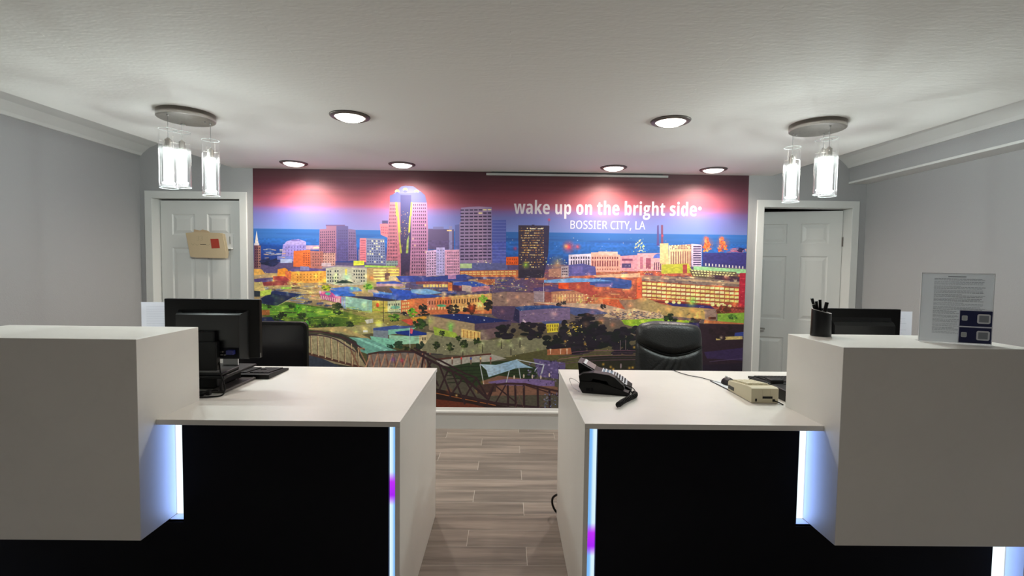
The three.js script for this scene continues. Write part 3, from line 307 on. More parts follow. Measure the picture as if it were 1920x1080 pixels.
  { const im = c.getImageData(0, 0, CW, CH), d = im.data, y0 = Math.floor(CH * 0.29); for (let y = y0; y < CH; y++) for (let x = 0; x < CW; x++) { const i = (y * CW + x) * 4, f = 0.9 + 0.2 * L128(x * 0.13, y * 0.19), l = (d[i] + d[i + 1] + d[i + 2]) / 3; for (let k = 0; k < 3; k++) d[i + k] = Math.max(0, Math.min(255, (l + (d[i + k] - l) * 1.12) * f)); } c.putImageData(im, 0, 0); }
  // lettering
  const text = (str, font, x0, x1, y, base) => { const [u0, w0] = map(x0, y), [u1, w1] = map(x1, base); c.save(); c.font = font; c.textBaseline = 'alphabetic'; const w = c.measureText(str).width; c.translate(u0, w0); c.rotate(Math.atan2(w1 - w0, u1 - u0)); c.scale((u1 - u0) / w, 1); c.fillStyle = '#dcd6dc'; c.fillText(str, 0, 0); c.restore(); };
  text('wake up on the bright side', `bold ${Math.round(34.5 * K)}px sans-serif`, 963.5, 1307, 400.5, 405);
  text('BOSSIER CITY, LA', `${Math.round(21.4 * K)}px sans-serif`, 1067.5, 1209.5, 428.6, 430.2);
  { const [u, v] = map(1312, 391); c.strokeStyle = '#dcd6dc'; c.lineWidth = 0.7 * K; c.beginPath(); c.arc(u, v, 2.9 * K, 0, 7); c.stroke(); c.fillStyle = '#dcd6dc'; c.font = `bold ${Math.round(4.6 * K)}px sans-serif`; c.fillText('R', u - 1.6 * K, v + 1.7 * K); }
  const t = new THREE.CanvasTexture(cv); t.colorSpace = THREE.SRGBColorSpace; t.magFilter = THREE.LinearFilter; return t;
}

// ---------- the room ----------
const ZW = -4.529, WT = 0.115, XL = -3.426, XR = 3.375, HC = 2.432, HU = 2.74, ZF = 3.2;
const D1 = { x0: -3.31, x1: -2.497, top: 2.147 }, D2 = { x0: 2.402, x1: 3.24, top: 2.142 };
const hole = (d) => [[d.x0 - 0.02, 0.0], [d.x0 - 0.02, d.top + 0.02], [d.x1 + 0.02, d.top + 0.02], [d.x1 + 0.02, 0.0]];
struct('wall_back', extr([[XL - 0.12, 0], ...hole(D1), ...hole(D2), [XR + 0.12, 0], [XR + 0.12, HU], [XL - 0.12, HU]], WT).translate(0, 0, ZW - WT), M.wall);
struct('wall_left', bx(XL - 0.12, XL, 0, HU, ZW, ZF), M.wall);
struct('wall_right', [bx(XR, XR + 0.12, 0, HU, ZW, ZF), bx(3.207, XR, 2.385, HU, ZW, ZF)], M.wall);
struct('wall_front', bx(XL - 0.12, XR + 0.12, 0, HU, ZF, ZF + 0.12), M.wall);
struct('wall_hall', [bx(XL - 0.12, XL, 0, HU, -6.0, ZW - WT), bx(XR, XR + 0.12, 0, HU, -6.0, ZW - WT), bx(XL - 0.12, XR + 0.12, 0, HU, -6.12, -6.0)], M.wall);
struct('ceiling', [bx(XL - 0.12, XR + 0.12, HU, HU + 0.1, -6.12, ZF + 0.12),
  extr([[-2.561, 4.529], [2.469, 4.529], [2.603, 2.45], [2.94, -3.2], [-2.88, -3.2], [-2.642, 2.56]], HU - HC).rotateX(-Math.PI / 2).translate(0, HC, 0)], M.ceiling);
const crown = [[0, 0], [0.02, 0], [0.035, 0.022], [0.075, 0.055], [0.1, 0.075], [0.128, 0.086], [0.172, 0.108], [0.19, 0.14], [0.2, 0.15], [0.2, 0.205], [0, 0.205]];
struct('trim_1', extr(crown, ZF - ZW).translate(XL, 2.534, ZW), M.trim);
struct('trim_2', extr(crown.map(([x, y]) => [-x, y * 1.1]).reverse(), ZF - ZW).translate(3.207, 2.513, ZW), M.trim);
struct('trim_3', rb(3.198, XR, 2.367, 2.386, ZW, ZF, 0.004), M.trim);
const bbProfile = [[0, 0], [0.016, 0], [0.016, 0.128], [0.021, 0.134], [0.021, 0.142], [0.03, 0.15], [0.033, 0.162], [0.03, 0.174], [0.02, 0.18], [0.016, 0.19], [0.012, 0.201], [0, 0.203]];
struct('baseboard_back', extr(bbProfile, 4.74).rotateY(-Math.PI / 2).translate(2.33, 0, ZW), M.trim);
struct('baseboard_left', extr(bbProfile, ZF - ZW - 0.04).translate(XL, 0, ZW + 0.04), M.trim);
struct('baseboard_right', extr(bbProfile.map(([x, y]) => [-x, y]).reverse(), ZF - ZW - 0.04).translate(XR, 0, ZW + 0.04), M.trim);

// floor: wood-look planks, six-inch rows laid with a third offset
const grout = std({ color: rgb(0.58, 0.54, 0.49), roughness: 0.9 });
const floor = struct('floor', bx(XL - 0.12, XR + 0.12, -0.12, -0.0008, -6.12, ZF + 0.12), grout);
const plankTex = [0, 1, 2, 3, 4, 5].map((k) => {
  const w = 1024, h = 176, cv = document.createElement('canvas'); cv.width = w; cv.height = h;
  const c = cv.getContext('2d'), im = c.createImageData(w, h), o1 = rr(0, 50), o2 = rr(0, 50);
  for (let y = 0; y < h; y++) for (let x = 0; x < w; x++) {
    const u = x / w, v = y / h, warp = 0.5 * L8(u * 2.4 + o1, v * 1.5 + o2);
    const broad = L16(u * 1.7 + o1, v * 3.4 + warp * 2 + o2), mid = L32(u * 4 + o2, v * 12 + warp * 3 + o1), fine = L128(u * 18 + o1, v * 74 + warp * 5);
    const s = 0.56 + 0.44 * (0.5 * broad + 0.3 * mid + 0.2 * fine), i = (y * w + x) * 4;
    im.data[i] = 218 * s; im.data[i + 1] = 199 * s + 3; im.data[i + 2] = 184 * s + 5; im.data[i + 3] = 255;
  }
  c.putImageData(im, 0, 0);
  const t = new THREE.CanvasTexture(cv); t.colorSpace = THREE.SRGBColorSpace; t.magFilter = THREE.LinearFilter; return t;
});
const plankMats = plankTex.flatMap((map) => [0.9, 1.02].map((s) => std({ map, color: rgb(0.66 * s, 0.655 * s, 0.645 * s), roughness: 0.42 })));
{
  const PW = 0.1664, PL = 0.987, gap = 0.0035;
  const pg = clean(new THREE.BoxGeometry(PL - gap, 0.01, PW - gap).translate(0, -0.005, 0));
  const p = pg.attributes.position, uv = pg.attributes.uv;
  for (let i = 0; i < p.count; i++) uv.setXY(i, p.getX(i) / PL + 0.5, p.getZ(i) / PW + 0.5);
  const offs = [-0.209, 0.122, 0.448];
  for (let r = -13; r < 13; r++) {
    const z = -4.095 + (r + 0.5) * PW + 0.0;
    if (z < ZW - 0.09 || z > 1.0) continue;
    const off = offs[((r % 3) + 4) % 3];
    for (let n = -4; n < 4; n++) {
      const x = off + (n + 0.5) * PL; if (x < XL - 0.4 || x > XR + 0.4) continue;
      const m = new THREE.Mesh(pg, plankMats[Math.floor(rnd() * plankMats.length)]); m.name = 'plank'; m.position.set(x, 0, z); if (rnd() < 0.5) m.rotation.y = Math.PI; m.castShadow = m.receiveShadow = true; floor.add(m);
    }
  }
}

// doors: casing, six-panel leaf, hinges, lever
function raisedPanel(w, h) {                                // moulded field sunk in the leaf, front face at z = 0
  const rings = [[0, 0], [0.010, -0.009], [0.020, -0.009], [0.046, -0.0015]], pos = [], at = (i, r) => { const [d, z] = rings[r], x = w / 2 - d, y = h / 2 - d; return [[-x, -y, z], [x, -y, z], [x, y, z], [-x, y, z]][i % 4]; };
  const quad = (a, b, c, d) => pos.push(...a, ...b, ...c, ...a, ...c, ...d);
  for (let r = 0; r < 3; r++) for (let i = 0; i < 4; i++) quad(at(i, r), at(i + 1, r), at(i + 1, r + 1), at(i, r + 1));
  quad(at(0, 3), at(1, 3), at(2, 3), at(3, 3));
  const front = new THREE.BufferGeometry(); front.setAttribute('position', new THREE.Float32BufferAttribute(pos, 3)); front.computeVertexNormals();
  return [front, new THREE.BoxGeometry(w, h, 0.012).translate(0, 0, -0.018)];
}
function makeDoor(name, d, hinge, angle, lever) {
  const g = new THREE.Group(); g.name = name; g.userData = { kind: 'structure' }; scene.add(g);
  const { x0, x1, top } = d, cw = 0.061;
  obj('door_frame', [extr([[x0 - cw, 0], [x0, 0], [x0, top], [x1, top], [x1, 0], [x1 + cw, 0], [x1 + cw, top + cw], [x0 - cw, top + cw]], 0.012, 0.003).translate(0, 0, ZW + 0.003),
    bx(x0 - 0.02, x0, 0, top + 0.02, ZW - WT - 0.004, ZW + 0.004), bx(x1, x1 + 0.02, 0, top + 0.02, ZW - WT - 0.004, ZW + 0.004), bx(x0 - 0.02, x1 + 0.02, top, top + 0.02, ZW - WT - 0.004, ZW + 0.004)], M.trim, g);
  const w = d.leaf, H2 = top - 0.012, st = 0.112, pw = (w - 2 * st - 0.12) / 2, rows = [[0.265, 0.61], [1.055, 0.635], [1.81, 0.2]], cols = [-w + st, -st - pw];
  const holes = rows.flatMap(([y, h]) => cols.map((x) => rect(x, x + pw, y, y + h)));
  const leaf = obj('door_leaf', extr(rect(-w, 0, 0.008, H2), 0.035, 0, holes).translate(0, 0, -0.035), M.door, g);
  leaf.position.set(hinge[0], 0, hinge[1]); leaf.rotation.y = angle;
  for (const [y, h] of rows) for (const x of cols) { const p = obj('panel', raisedPanel(pw, h), M.door, leaf); p.position.set(x + pw / 2, y + h / 2, 0); }
  for (const y of [0.3, 1.05, 1.83]) { const h = obj('hinge', [cyl(0.007, 0.007, 0.09, 0.004, y, 0.004, 12), bx(-0.002, 0.02, y - 0.045, y + 0.045, -0.03, 0.001)], M.bronze, g); h.position.set(hinge[0], 0, hinge[1]); }
  const hd = obj('handle', [cyl(0.03, 0.032, 0.012, 0, 0, 0, 24).rotateX(Math.PI / 2).translate(0, 0, 0.006), cyl(0.011, 0.011, 0.05, 0, 0, 0, 16).rotateX(Math.PI / 2).translate(0, 0, 0.03), tube([[0, 0, 0.052], [0.03, 0.001, 0.054], [0.075, -0.002, 0.052], [0.105, -0.006, 0.046]], 0.009, 20, 10)], M.steel, leaf);
  hd.position.set(-w + 0.065, lever, 0);
  return g;
}
makeDoor('door_1', { ...D1, leaf: 0.805 }, [D1.x1 - 0.003, ZW - 0.022], -0.085, 0.97);
makeDoor('door_2', { ...D2, leaf: 0.83 }, [D2.x1 - 0.006, ZW - WT + 0.01], -0.28, 0.965);

// mural print and the metal track over it
{
  const w = 4.633, h = 2.229, g = clean(new THREE.BoxGeometry(w, h, 0.003)), p = g.attributes.position, uv = g.attributes.uv;
  for (let i = 0; i < p.count; i++) uv.setXY(i, p.getX(i) / w + 0.5, p.getY(i) / h + 0.5);
  const m = obj('wall_mural', g, std({ map: paintMural(), roughness: 0.55 }), scene, false);
  m.position.set(-0.0615, 0.203 + h / 2, ZW + 0.0016);
  tag(m, 'wide printed mural of a city at dusk with white lettering on back wall', 'mural');
}
{
  const t = thing('ceiling_track', 'long thin grey metal track fixed above the mural lettering', 'track', [0.639, 0, ZW + 0.003]);
  obj('rail', rb(-0.847, 0.847, 2.396, 2.416, 0.0, 0.03, 0.003), std({ color: rgb(0.42, 0.41, 0.40), roughness: 0.5 }), t);
  obj('bracket', rb(-0.80, 0.80, 2.416, 2.431, 0.0, 0.012, 0.001), M.dark, t);
}

// ---------- recessed lights ----------
const lensMat = std({ color: 0xffffff, roughness: 0.4, emissive: new THREE.Color(1, 0.93, 0.80), emissiveIntensity: 5 });
const DL = [[-0.945, -2.897, 'bigger left downlight nearest the camera, glowing warm white above the desk gap'], [0.96, -2.893, 'bigger right downlight nearest the camera, glowing warm white'], [-1.88, -4.26, 'leftmost of the four small downlights close to the mural'], [-0.934, -4.25, 'small downlight above the tallest mural tower, second from left by the mural'], [0.92, -4.25, 'small downlight above the mural track, third from left by the mural'], [1.808, -4.27, 'rightmost of the four small downlights close to the mural'],
  [-0.945, 0.9, 'added unseen left fill downlight in the ceiling over the camera'], [0.96, 0.9, 'added unseen right fill downlight in the ceiling over the camera']];  // unseen pair added behind the camera to brighten counter fronts and ceiling
let dl0;
for (const [x, z, label] of DL) {
  let t;
  if (!dl0) {
    dl0 = t = thing('recessed_light', label, 'ceiling light', [x, HC, z], 0, 'recessed downlights in the lowered ceiling');
    obj('trim_ring', lathe([[0.086, -0.004], [0.09, -0.012], [0.1, -0.012], [0.112, -0.007], [0.117, 0], [0.086, 0]], 56), M.bronze, t);
    obj('lens', lathe([[0, -0.03], [0.03, -0.0285], [0.058, -0.023], [0.078, -0.014], [0.088, -0.004], [0.088, 0], [0, 0]], 48), lensMat, t);
  } else { t = dl0.clone(); t.name = numbered('recessed_light'); t.userData.label = label; t.position.set(x, HC, z); scene.add(t); }
  const s = new THREE.SpotLight(WARM, z > 0 ? LOBBY_FILL : z < -4 ? WALLSIDE : DOWNLIGHT, 0, 1.48, 0.55, 2); s.name = 'recessed_light_lamp'; s.position.set(x, HC - 0.045, z); s.target.position.set(x, 0, z); s.castShadow = true; s.shadow.radius = 2.2; s.shadow.mapSize.set(1024, 1024); scene.add(s, s.target);
}

// ---------- pendant clusters ----------
const rodMat = std({ color: 0xffffff, roughness: 0.3, emissive: new THREE.Color(0.93, 0.98, 1), emissiveIntensity: 4.5 });
const hazeGlass = phy({ color: rgb(1, 1, 1), roughness: 0.03, transmission: 0.998, thickness: 0, ior: 1.5 });
const rimMat = std({ color: rgb(0.85, 0.9, 0.9), roughness: 0.15, transparent: true, opacity: 0.55 });
const shadeGeo = lathe([[0.0, 0], [0.044, 0], [0.047, 0.003], [0.047, 0.332], [0.0455, 0.334], [0.0435, 0.332], [0.0435, 0.012], [0, 0.012]], 40);
const rodGeo = [cyl(0.0235, 0.0235, 0.2, 0, 0.125, 0, 28), new THREE.TorusGeometry(0.028, 0.004, 8, 28).rotateX(Math.PI / 2).translate(0, 0.03, 0)];
const sockGeo = [cyl(0.025, 0.025, 0.005, 0, 0.2285, 0, 28), cyl(0.0165, 0.0165, 0.048, 0, 0.253, 0, 28), cyl(0.004, 0.014, 0.012, 0, 0.282, 0, 20), ...[0, 2.09, 4.19].map((a) => cyl(0.0022, 0.0022, 0.026, 0, 0, 0, 8).rotateZ(Math.PI / 2).translate(0.03, 0.262, 0).rotateY(a))];  // wide bottom disc added to shade the ceiling from the lamp
const brushed = (() => { const n = 512, d = noiseTex(n, (u, v) => { const a = Math.atan2(v - 0.5, u - 0.5) / 6.2832 + 0.5, r = Math.hypot(u - 0.5, v - 0.5); return grey(0.72 + 0.2 * L128(r * 300, a * 3) + 0.12 * L32(a * 32, 3)); }); return d; })();
const canopyFace = phy({ color: rgb(0.5, 0.47, 0.44), roughness: 0.28, metalness: 1, map: brushed });
function pendant(label, cx, cz, drops) {
  const t = thing('pendant_light', label, 'pendant light', [cx, HC, cz]);
  obj('canopy', lathe([[0, -0.0385], [0.146, -0.0385], [0.15, -0.036], [0.15, 0], [0, 0]], 72), M.nickel, t);
  const face = clean(new THREE.CircleGeometry(0.1445, 64)); face.rotateX(Math.PI / 2).translate(0, -0.0392, 0); obj('canopy_plate', face, canopyFace, t, false);
  for (const [x, z] of [[-0.07, -0.09], [0.09, -0.03]]) obj('screw', new THREE.SphereGeometry(0.005, 12, 8).translate(x, -0.041, z), M.steel, t);
  for (const [x, z, y] of drops) {
    const s = obj('shade', shadeGeo, hazeGlass, t); s.position.set(x - cx, y - HC, z - cz);
    obj('rim', [new THREE.TorusGeometry(0.0453, 0.0015, 8, 48).rotateX(Math.PI / 2).translate(0, 0.3335, 0), new THREE.TorusGeometry(0.0455, 0.0018, 8, 48).rotateX(Math.PI / 2).translate(0, 0.0018, 0)], rimMat, s);
    obj('socket', sockGeo, M.nickel, s); obj('light_rod', rodGeo, rodMat, s);
    obj('wire', [cyl(0.0013, 0.0013, HC - 0.0385 - y - 0.284, 0, (HC - 0.0385 - y + 0.284) / 2, 0, 8), new THREE.SphereGeometry(0.006, 12, 8).translate(0, HC - 0.041 - y, 0)], M.steel, s);
    const l = new THREE.PointLight(COOL, PENDANT, 0, 2); l.name = 'pendant_lamp'; l.position.set(x, y + 0.218, z); l.castShadow = true; l.shadow.radius = 0.25; l.shadow.mapSize.set(1024, 1024); scene.add(l);
  }
}
pendant('round nickel pendant with three glowing glass cylinders over the left counter', -1.905, -2.893, [[-1.941, -2.786, 1.975], [-1.988, -2.974, 2.009], [-1.802, -2.952, 1.958]]);
pendant('round nickel pendant with three glowing glass cylinders over the right counter', 1.848, -2.905, [[1.74, -2.968, 1.972], [1.858, -2.804, 1.985], [1.93, -2.968, 2.02]]);

// ---------- reception desks ----------
const FP = -1.975, DF = -1.9276, DT = 0.9197, BB = 0.4715, BT = 1.26, BZ0 = -2.204, BZ1 = -1.834;
const coreMat = std({ color: 0x000000, emissive: new THREE.Color(0.82, 0.95, 1), emissiveIntensity: 0.86 });
function stripMat(purple, whiteRight) {
  const cv = document.createElement('canvas'); cv.width = 32; cv.height = 512; const c = cv.getContext('2d');
  const g = c.createLinearGradient(0, 0, 32, 0); g.addColorStop(0, '#e4fbff'); g.addColorStop(0.3, '#d8f4ff'); g.addColorStop(0.5, '#86c2ff'); g.addColorStop(1, '#6fb2f8'); c.fillStyle = g; c.fillRect(0, 0, 32, 512);
  const [a, b] = purple, p = c.createLinearGradient(0, 512 * (1 - b), 0, 512 * (1 - a)); p.addColorStop(0, 'rgba(190,60,255,0)'); p.addColorStop(0.3, 'rgba(196,40,250,.95)'); p.addColorStop(0.7, 'rgba(170,30,250,.95)'); p.addColorStop(1, 'rgba(190,60,255,0)'); c.fillStyle = p; c.fillRect(0, 0, 32, 512);
  const t = new THREE.CanvasTexture(cv); t.colorSpace = THREE.SRGBColorSpace; t.magFilter = THREE.LinearFilter; t.wrapS = THREE.RepeatWrapping; if (whiteRight) { t.repeat.x = -1; t.offset.x = 1; }
  return std({ color: 0x000000, emissive: 0xffffff, emissiveMap: t, emissiveIntensity: 0.68 });
}
function areaLamp(name, color, intensity, w, h, x, y, z) { const l = new THREE.RectAreaLight(color, intensity, w, h); l.name = name; l.position.set(x, y, z); l.rotation.y = Math.PI; scene.add(l); }
function makeDesk(side, label, X) {                         // X: inner end, box inner side, box outer side, outer end; strips
  const s = side, t = thing('reception_desk', label, 'desk');
  const lo = (a, b) => Math.min(a, b), hi = (a, b) => Math.max(a, b), B = (a, b, ...r) => bx(lo(a, b), hi(a, b), ...r), RB = (a, b, ...r) => rb(lo(a, b), hi(a, b), ...r);
  obj('worktop', RB(X.outer, X.inner, DT - 0.022, DT, -2.955, DF, 0.0015), M.laminate, t);
  obj('end_panel', RB(X.inner, X.inner + s * 0.02, 0.002, DT - 0.022, -2.913, DF + 0.001, 0.001), M.laminate, t);
  obj('end_panel', RB(X.outer - s * 0.02, X.outer, 0.002, DT - 0.022, -2.913, DF + 0.001, 0.001), M.laminate, t);
  obj('raised_counter', RB(X.boxIn, X.boxOut, BB, BT, BZ0, BZ1, 0.002), M.laminate, t);
  const top = DT - 0.0225, so = X.boxOut + s * 0.01, se = X.outer - s * 0.02;
  let pts = [[X.chan, 0.003], [so, 0.003], [so, BB - 0.001], [X.slot, BB - 0.001], [X.slot, top], [X.chan, top]]; if (s < 0) pts = pts.reverse();
  obj('front_panel', extr(pts, 0.02).translate(0, 0, FP - 0.02), M.black, t);
  // light channels: beside the raised box, at the aisle end, at the far end
  obj('light_channel', [B(X.slot, X.slot + s * 0.006, BB, top, FP - 0.069, FP - 0.0195), B(X.boxIn, X.slot, BB - 0.02, BB - 0.001, FP - 0.07, FP - 0.0005), B(X.boxIn, X.slot + s * 0.006, BB - 0.001, top, FP - 0.075, FP - 0.069)], M.white, t);
  obj('light_channel', B(X.chan, X.inner + s * 0.02, 0.003, top, FP - 0.035, FP - 0.022), M.white, t);
  obj('light_channel', B(so, se, 0.003, top, FP - 0.04, FP - 0.0322), M.white, t);
  obj('light_strip', B(X.boxIn, X.slot, BB, top, FP - 0.069, FP - 0.066), coreMat, t, false);
  obj('light_strip', B(X.chan, X.inner + s * 0.02, 0.004, top, FP - 0.022, FP - 0.018), stripMat(X.purple, s > 0), t, false);
  obj('light_strip', B(so, se, 0.004, top, FP - 0.032, FP - 0.029), coreMat, t, false);
  areaLamp('light_strip_lamp', BLUE, STRIP, Math.abs(X.slot - X.boxIn) - 0.004, top - BB - 0.01, (X.slot + X.boxIn) / 2, (top + BB) / 2, FP - 0.062);
  areaLamp('light_strip_lamp', BLUE, STRIP, Math.abs(so - se) - 0.004, top - 0.02, (so + se) / 2, top / 2, FP - 0.026);
  areaLamp('light_strip_lamp', BLUE, 0.8, 0.03, top - 0.02, X.chan - s * 0.016, top / 2, FP - 0.014);
  return t;
}
makeDesk(-1, 'left white reception desk with black front, raised box counter and blue light strips', { inner: -0.429, boxIn: -1.4146, boxOut: -2.272, outer: -2.37, chan: -0.487, slot: -1.343, purple: [0.6, 0.76] });
makeDesk(1, 'right white reception desk with black front, raised box counter and blue light strips', { inner: 0.3233, boxIn: 1.3053, boxOut: 2.075, outer: 2.19, chan: 0.386, slot: 1.236, purple: [0.36, 0.52] });

const DS = DT + 0.0008;                                       // things stand a hair above the worktop
// ---------- office chairs ----------
function chairBase(t, y0) {                                 // five-star base, column, castors, seat
  obj('column', [cyl(0.026, 0.026, y0 - 0.15, 0, (y0 + 0.05) / 2, 0, 20), cyl(0.035, 0.04, 0.05, 0, 0.1, 0, 20)], M.dark, t);
  for (let k = 0; k < 5; k++) {
    const a = k * 1.2566 + 0.3, leg = obj('leg', [rb(0.02, 0.3, 0.075, 0.105, -0.02, 0.02, 0.01).rotateY(a)], M.plastic, t);
    obj('castor', [cyl(0.028, 0.028, 0.018, 0, 0, 0, 20).rotateX(Math.PI / 2).translate(0.29, 0.029, 0.014), cyl(0.028, 0.028, 0.018, 0, 0, 0, 20).rotateX(Math.PI / 2).translate(0.29, 0.029, -0.014), bx(0.28, 0.3, 0.03, 0.08, -0.005, 0.005)].map((g) => g.rotateY(a)), M.plastic, leg);
  }
  obj('seat', rb(-0.25, 0.25, y0, y0 + 0.1, -0.24, 0.25, 0.045, 4), M.plasticSoft, t);
}
{
  const leather = phy({ color: rgb(0.019, 0.021, 0.022), roughness: 0.4, bumpMap: wallBump, bumpScale: 0.0012, side: THREE.DoubleSide });
  const t = thing('office_chair', 'black padded leather office chair in front of the mural behind right desk', 'office chair', [1.192, 0, -3.46]);
  chairBase(t, 0.42);
  // padded back: front skin over an outline with rounded top corners, two pillows parted by a curved seam
  const y0 = 0.5, y1 = 1.163, hw = (y) => { const k = (y - y0) / (y1 - y0), base = 0.235 + 0.012 * Math.sin(k * 3); const e = Math.max(0, (k - 0.84) / 0.16); return base * (1 - 0.34 * Math.pow(e, 4)); };
  const seam = (u) => 0.925 + 0.078 * Math.pow(Math.abs(u), 1.7) - 0.016 * u;
  const topY = (u) => y1 - 0.024 * Math.pow(Math.abs(u), 5) - 0.008 * u;
  const NU = 64, NV = 90, pos = [], uvs = [], idx = [];
  const skin = (front) => { const base = pos.length / 3; for (let j = 0; j <= NV; j++) for (let i = 0; i <= NU; i++) {
    const u = i / NU * 2 - 1, k = j / NV, y = y0 + k * (topY(u) - y0), x = u * hw(y), sy = seam(u), edge = Math.pow(Math.max(0, 1 - Math.pow(Math.abs(u), 5)), 0.5), topE = Math.pow(Math.max(0, 1 - Math.pow(k, 26)), 0.5);
    let z = 0;
    if (front) { const d = Math.abs(y - sy), groove = 1 - Math.exp(-d * d / 0.0005), low = y < sy; z = 0.05 * edge * topE * (0.62 + 0.38 * groove) + (low ? 0 : 0.018 * edge * topE * Math.min(1, d / 0.06));
      if (low) { const f = Math.exp(-Math.pow((y - 0.80) / 0.085, 2)); for (const [c, sl, wd, a] of [[-0.06, 0.55, 0.012, 0.011], [0.0, 0.42, 0.010, 0.012], [0.05, 0.3, 0.010, 0.009], [-0.16, 1.1, 0.012, 0.005], [0.15, -0.6, 0.014, 0.004]]) { const q = x - c - sl * (y - 0.80); z -= a * f * edge * Math.exp(-q * q / (wd * wd)); } }
    } else z = -0.045 * edge * topE;
    pos.push(x, y, z - 0.06 * Math.pow(k, 2)); uvs.push(x, y);
  } for (let j = 0; j < NV; j++) for (let i = 0; i < NU; i++) { const a = base + j * (NU + 1) + i, b = a + 1, c = a + NU + 1, d = c + 1; front ? idx.push(a, b, d, a, d, c) : idx.push(a, d, b, a, c, d); } };
  skin(true); skin(false);
  const g = new THREE.BufferGeometry(); g.setAttribute('position', new THREE.Float32BufferAttribute(pos, 3)); g.setAttribute('uv', new THREE.Float32BufferAttribute(uvs, 2)); g.setIndex(idx); g.computeVertexNormals();
  const b = obj('backrest', g, leather, t, false);
  const sp = []; for (let i = 0; i <= 24; i++) { const u = (i / 24 * 2 - 1) * 0.985, y = seam(u), k = (y - y0) / (topY(u) - y0); sp.push([u * hw(y), y, 0.036 * Math.pow(Math.max(0, 1 - Math.pow(Math.abs(u), 5)), 0.5) - 0.06 * k * k + 0.002]); }
  obj('piping', tube(sp, 0.0042, 60, 8), M.plasticSoft, b);
  for (const s of [-1, 1]) obj('armrest', tube([[s * 0.25, 0.5, -0.02], [s * 0.3, 0.52, 0.0], [s * 0.3, 0.66, 0.04], [s * 0.29, 0.69, 0.12], [s * 0.29, 0.69, 0.26]], 0.02, 40, 10), M.plastic, t);
}
{
  const t = thing('office_chair', 'black mesh backed office chair half hidden behind the left monitor', 'office chair', [-1.66, 0, -3.36]);
  chairBase(t, 0.42);
  const out = roundRect(-0.255, 0.255, 0.62, 1.142, 0.035), inn = roundRect(-0.238, 0.238, 0.638, 1.126, 0.026).reverse();
  obj('back_frame', extr(out, 0.03, 0.004, [inn]).translate(0, 0, -0.03), M.plastic, t);
  obj('back_mesh', extr(roundRect(-0.242, 0.242, 0.634, 1.13, 0.026), 0.006).translate(0, 0, -0.014), phy({ color: rgb(0.006, 0.006, 0.008), roughness: 0.22, specularIntensity: 0.8 }), t);
  obj('back_bracket', rb(-0.04, 0.04, 0.45, 0.85, -0.06, -0.035, 0.01), M.plastic, t);
}

// ---------- computers ----------
let monL;
function keyboard(label, x0, x1, z0, z1) {                  // z1 is the raised rear edge towards the camera
  const w = x1 - x0, d = z1 - z0, t = thing('keyboard', label, 'keyboard', [(x0 + x1) / 2, DS, z0]);
  obj('case', extr([[0, 0.0025], [0, 0.010], [d * 0.16, 0.014], [d * 0.93, 0.026], [d, 0.022], [d, 0.0025]], w - 0.004, 0.002).rotateY(-Math.PI / 2).translate(w / 2 - 0.002, 0, 0), M.plastic, t);
  const keys = []; for (let r = 0; r < 6; r++) for (let k = 0; k < 21; k++) { if (k === 15 || (k > 15 && k < 18 && r === 2)) continue; const x = -w / 2 + 0.016 + k * (w - 0.032) / 21, z = 0.035 + r * (d - 0.06) / 6; keys.push(new THREE.BoxGeometry((w - 0.032) / 21 - 0.003, 0.008, (d - 0.06) / 6 - 0.003).translate(x + (w - 0.032) / 42, 0.012 + 0.0135 * (z / d) + 0.005, z + (d - 0.06) / 12)); }
  obj('keys', keys, M.plasticSoft, t).userData.kind = 'stuff';
  return t;
}
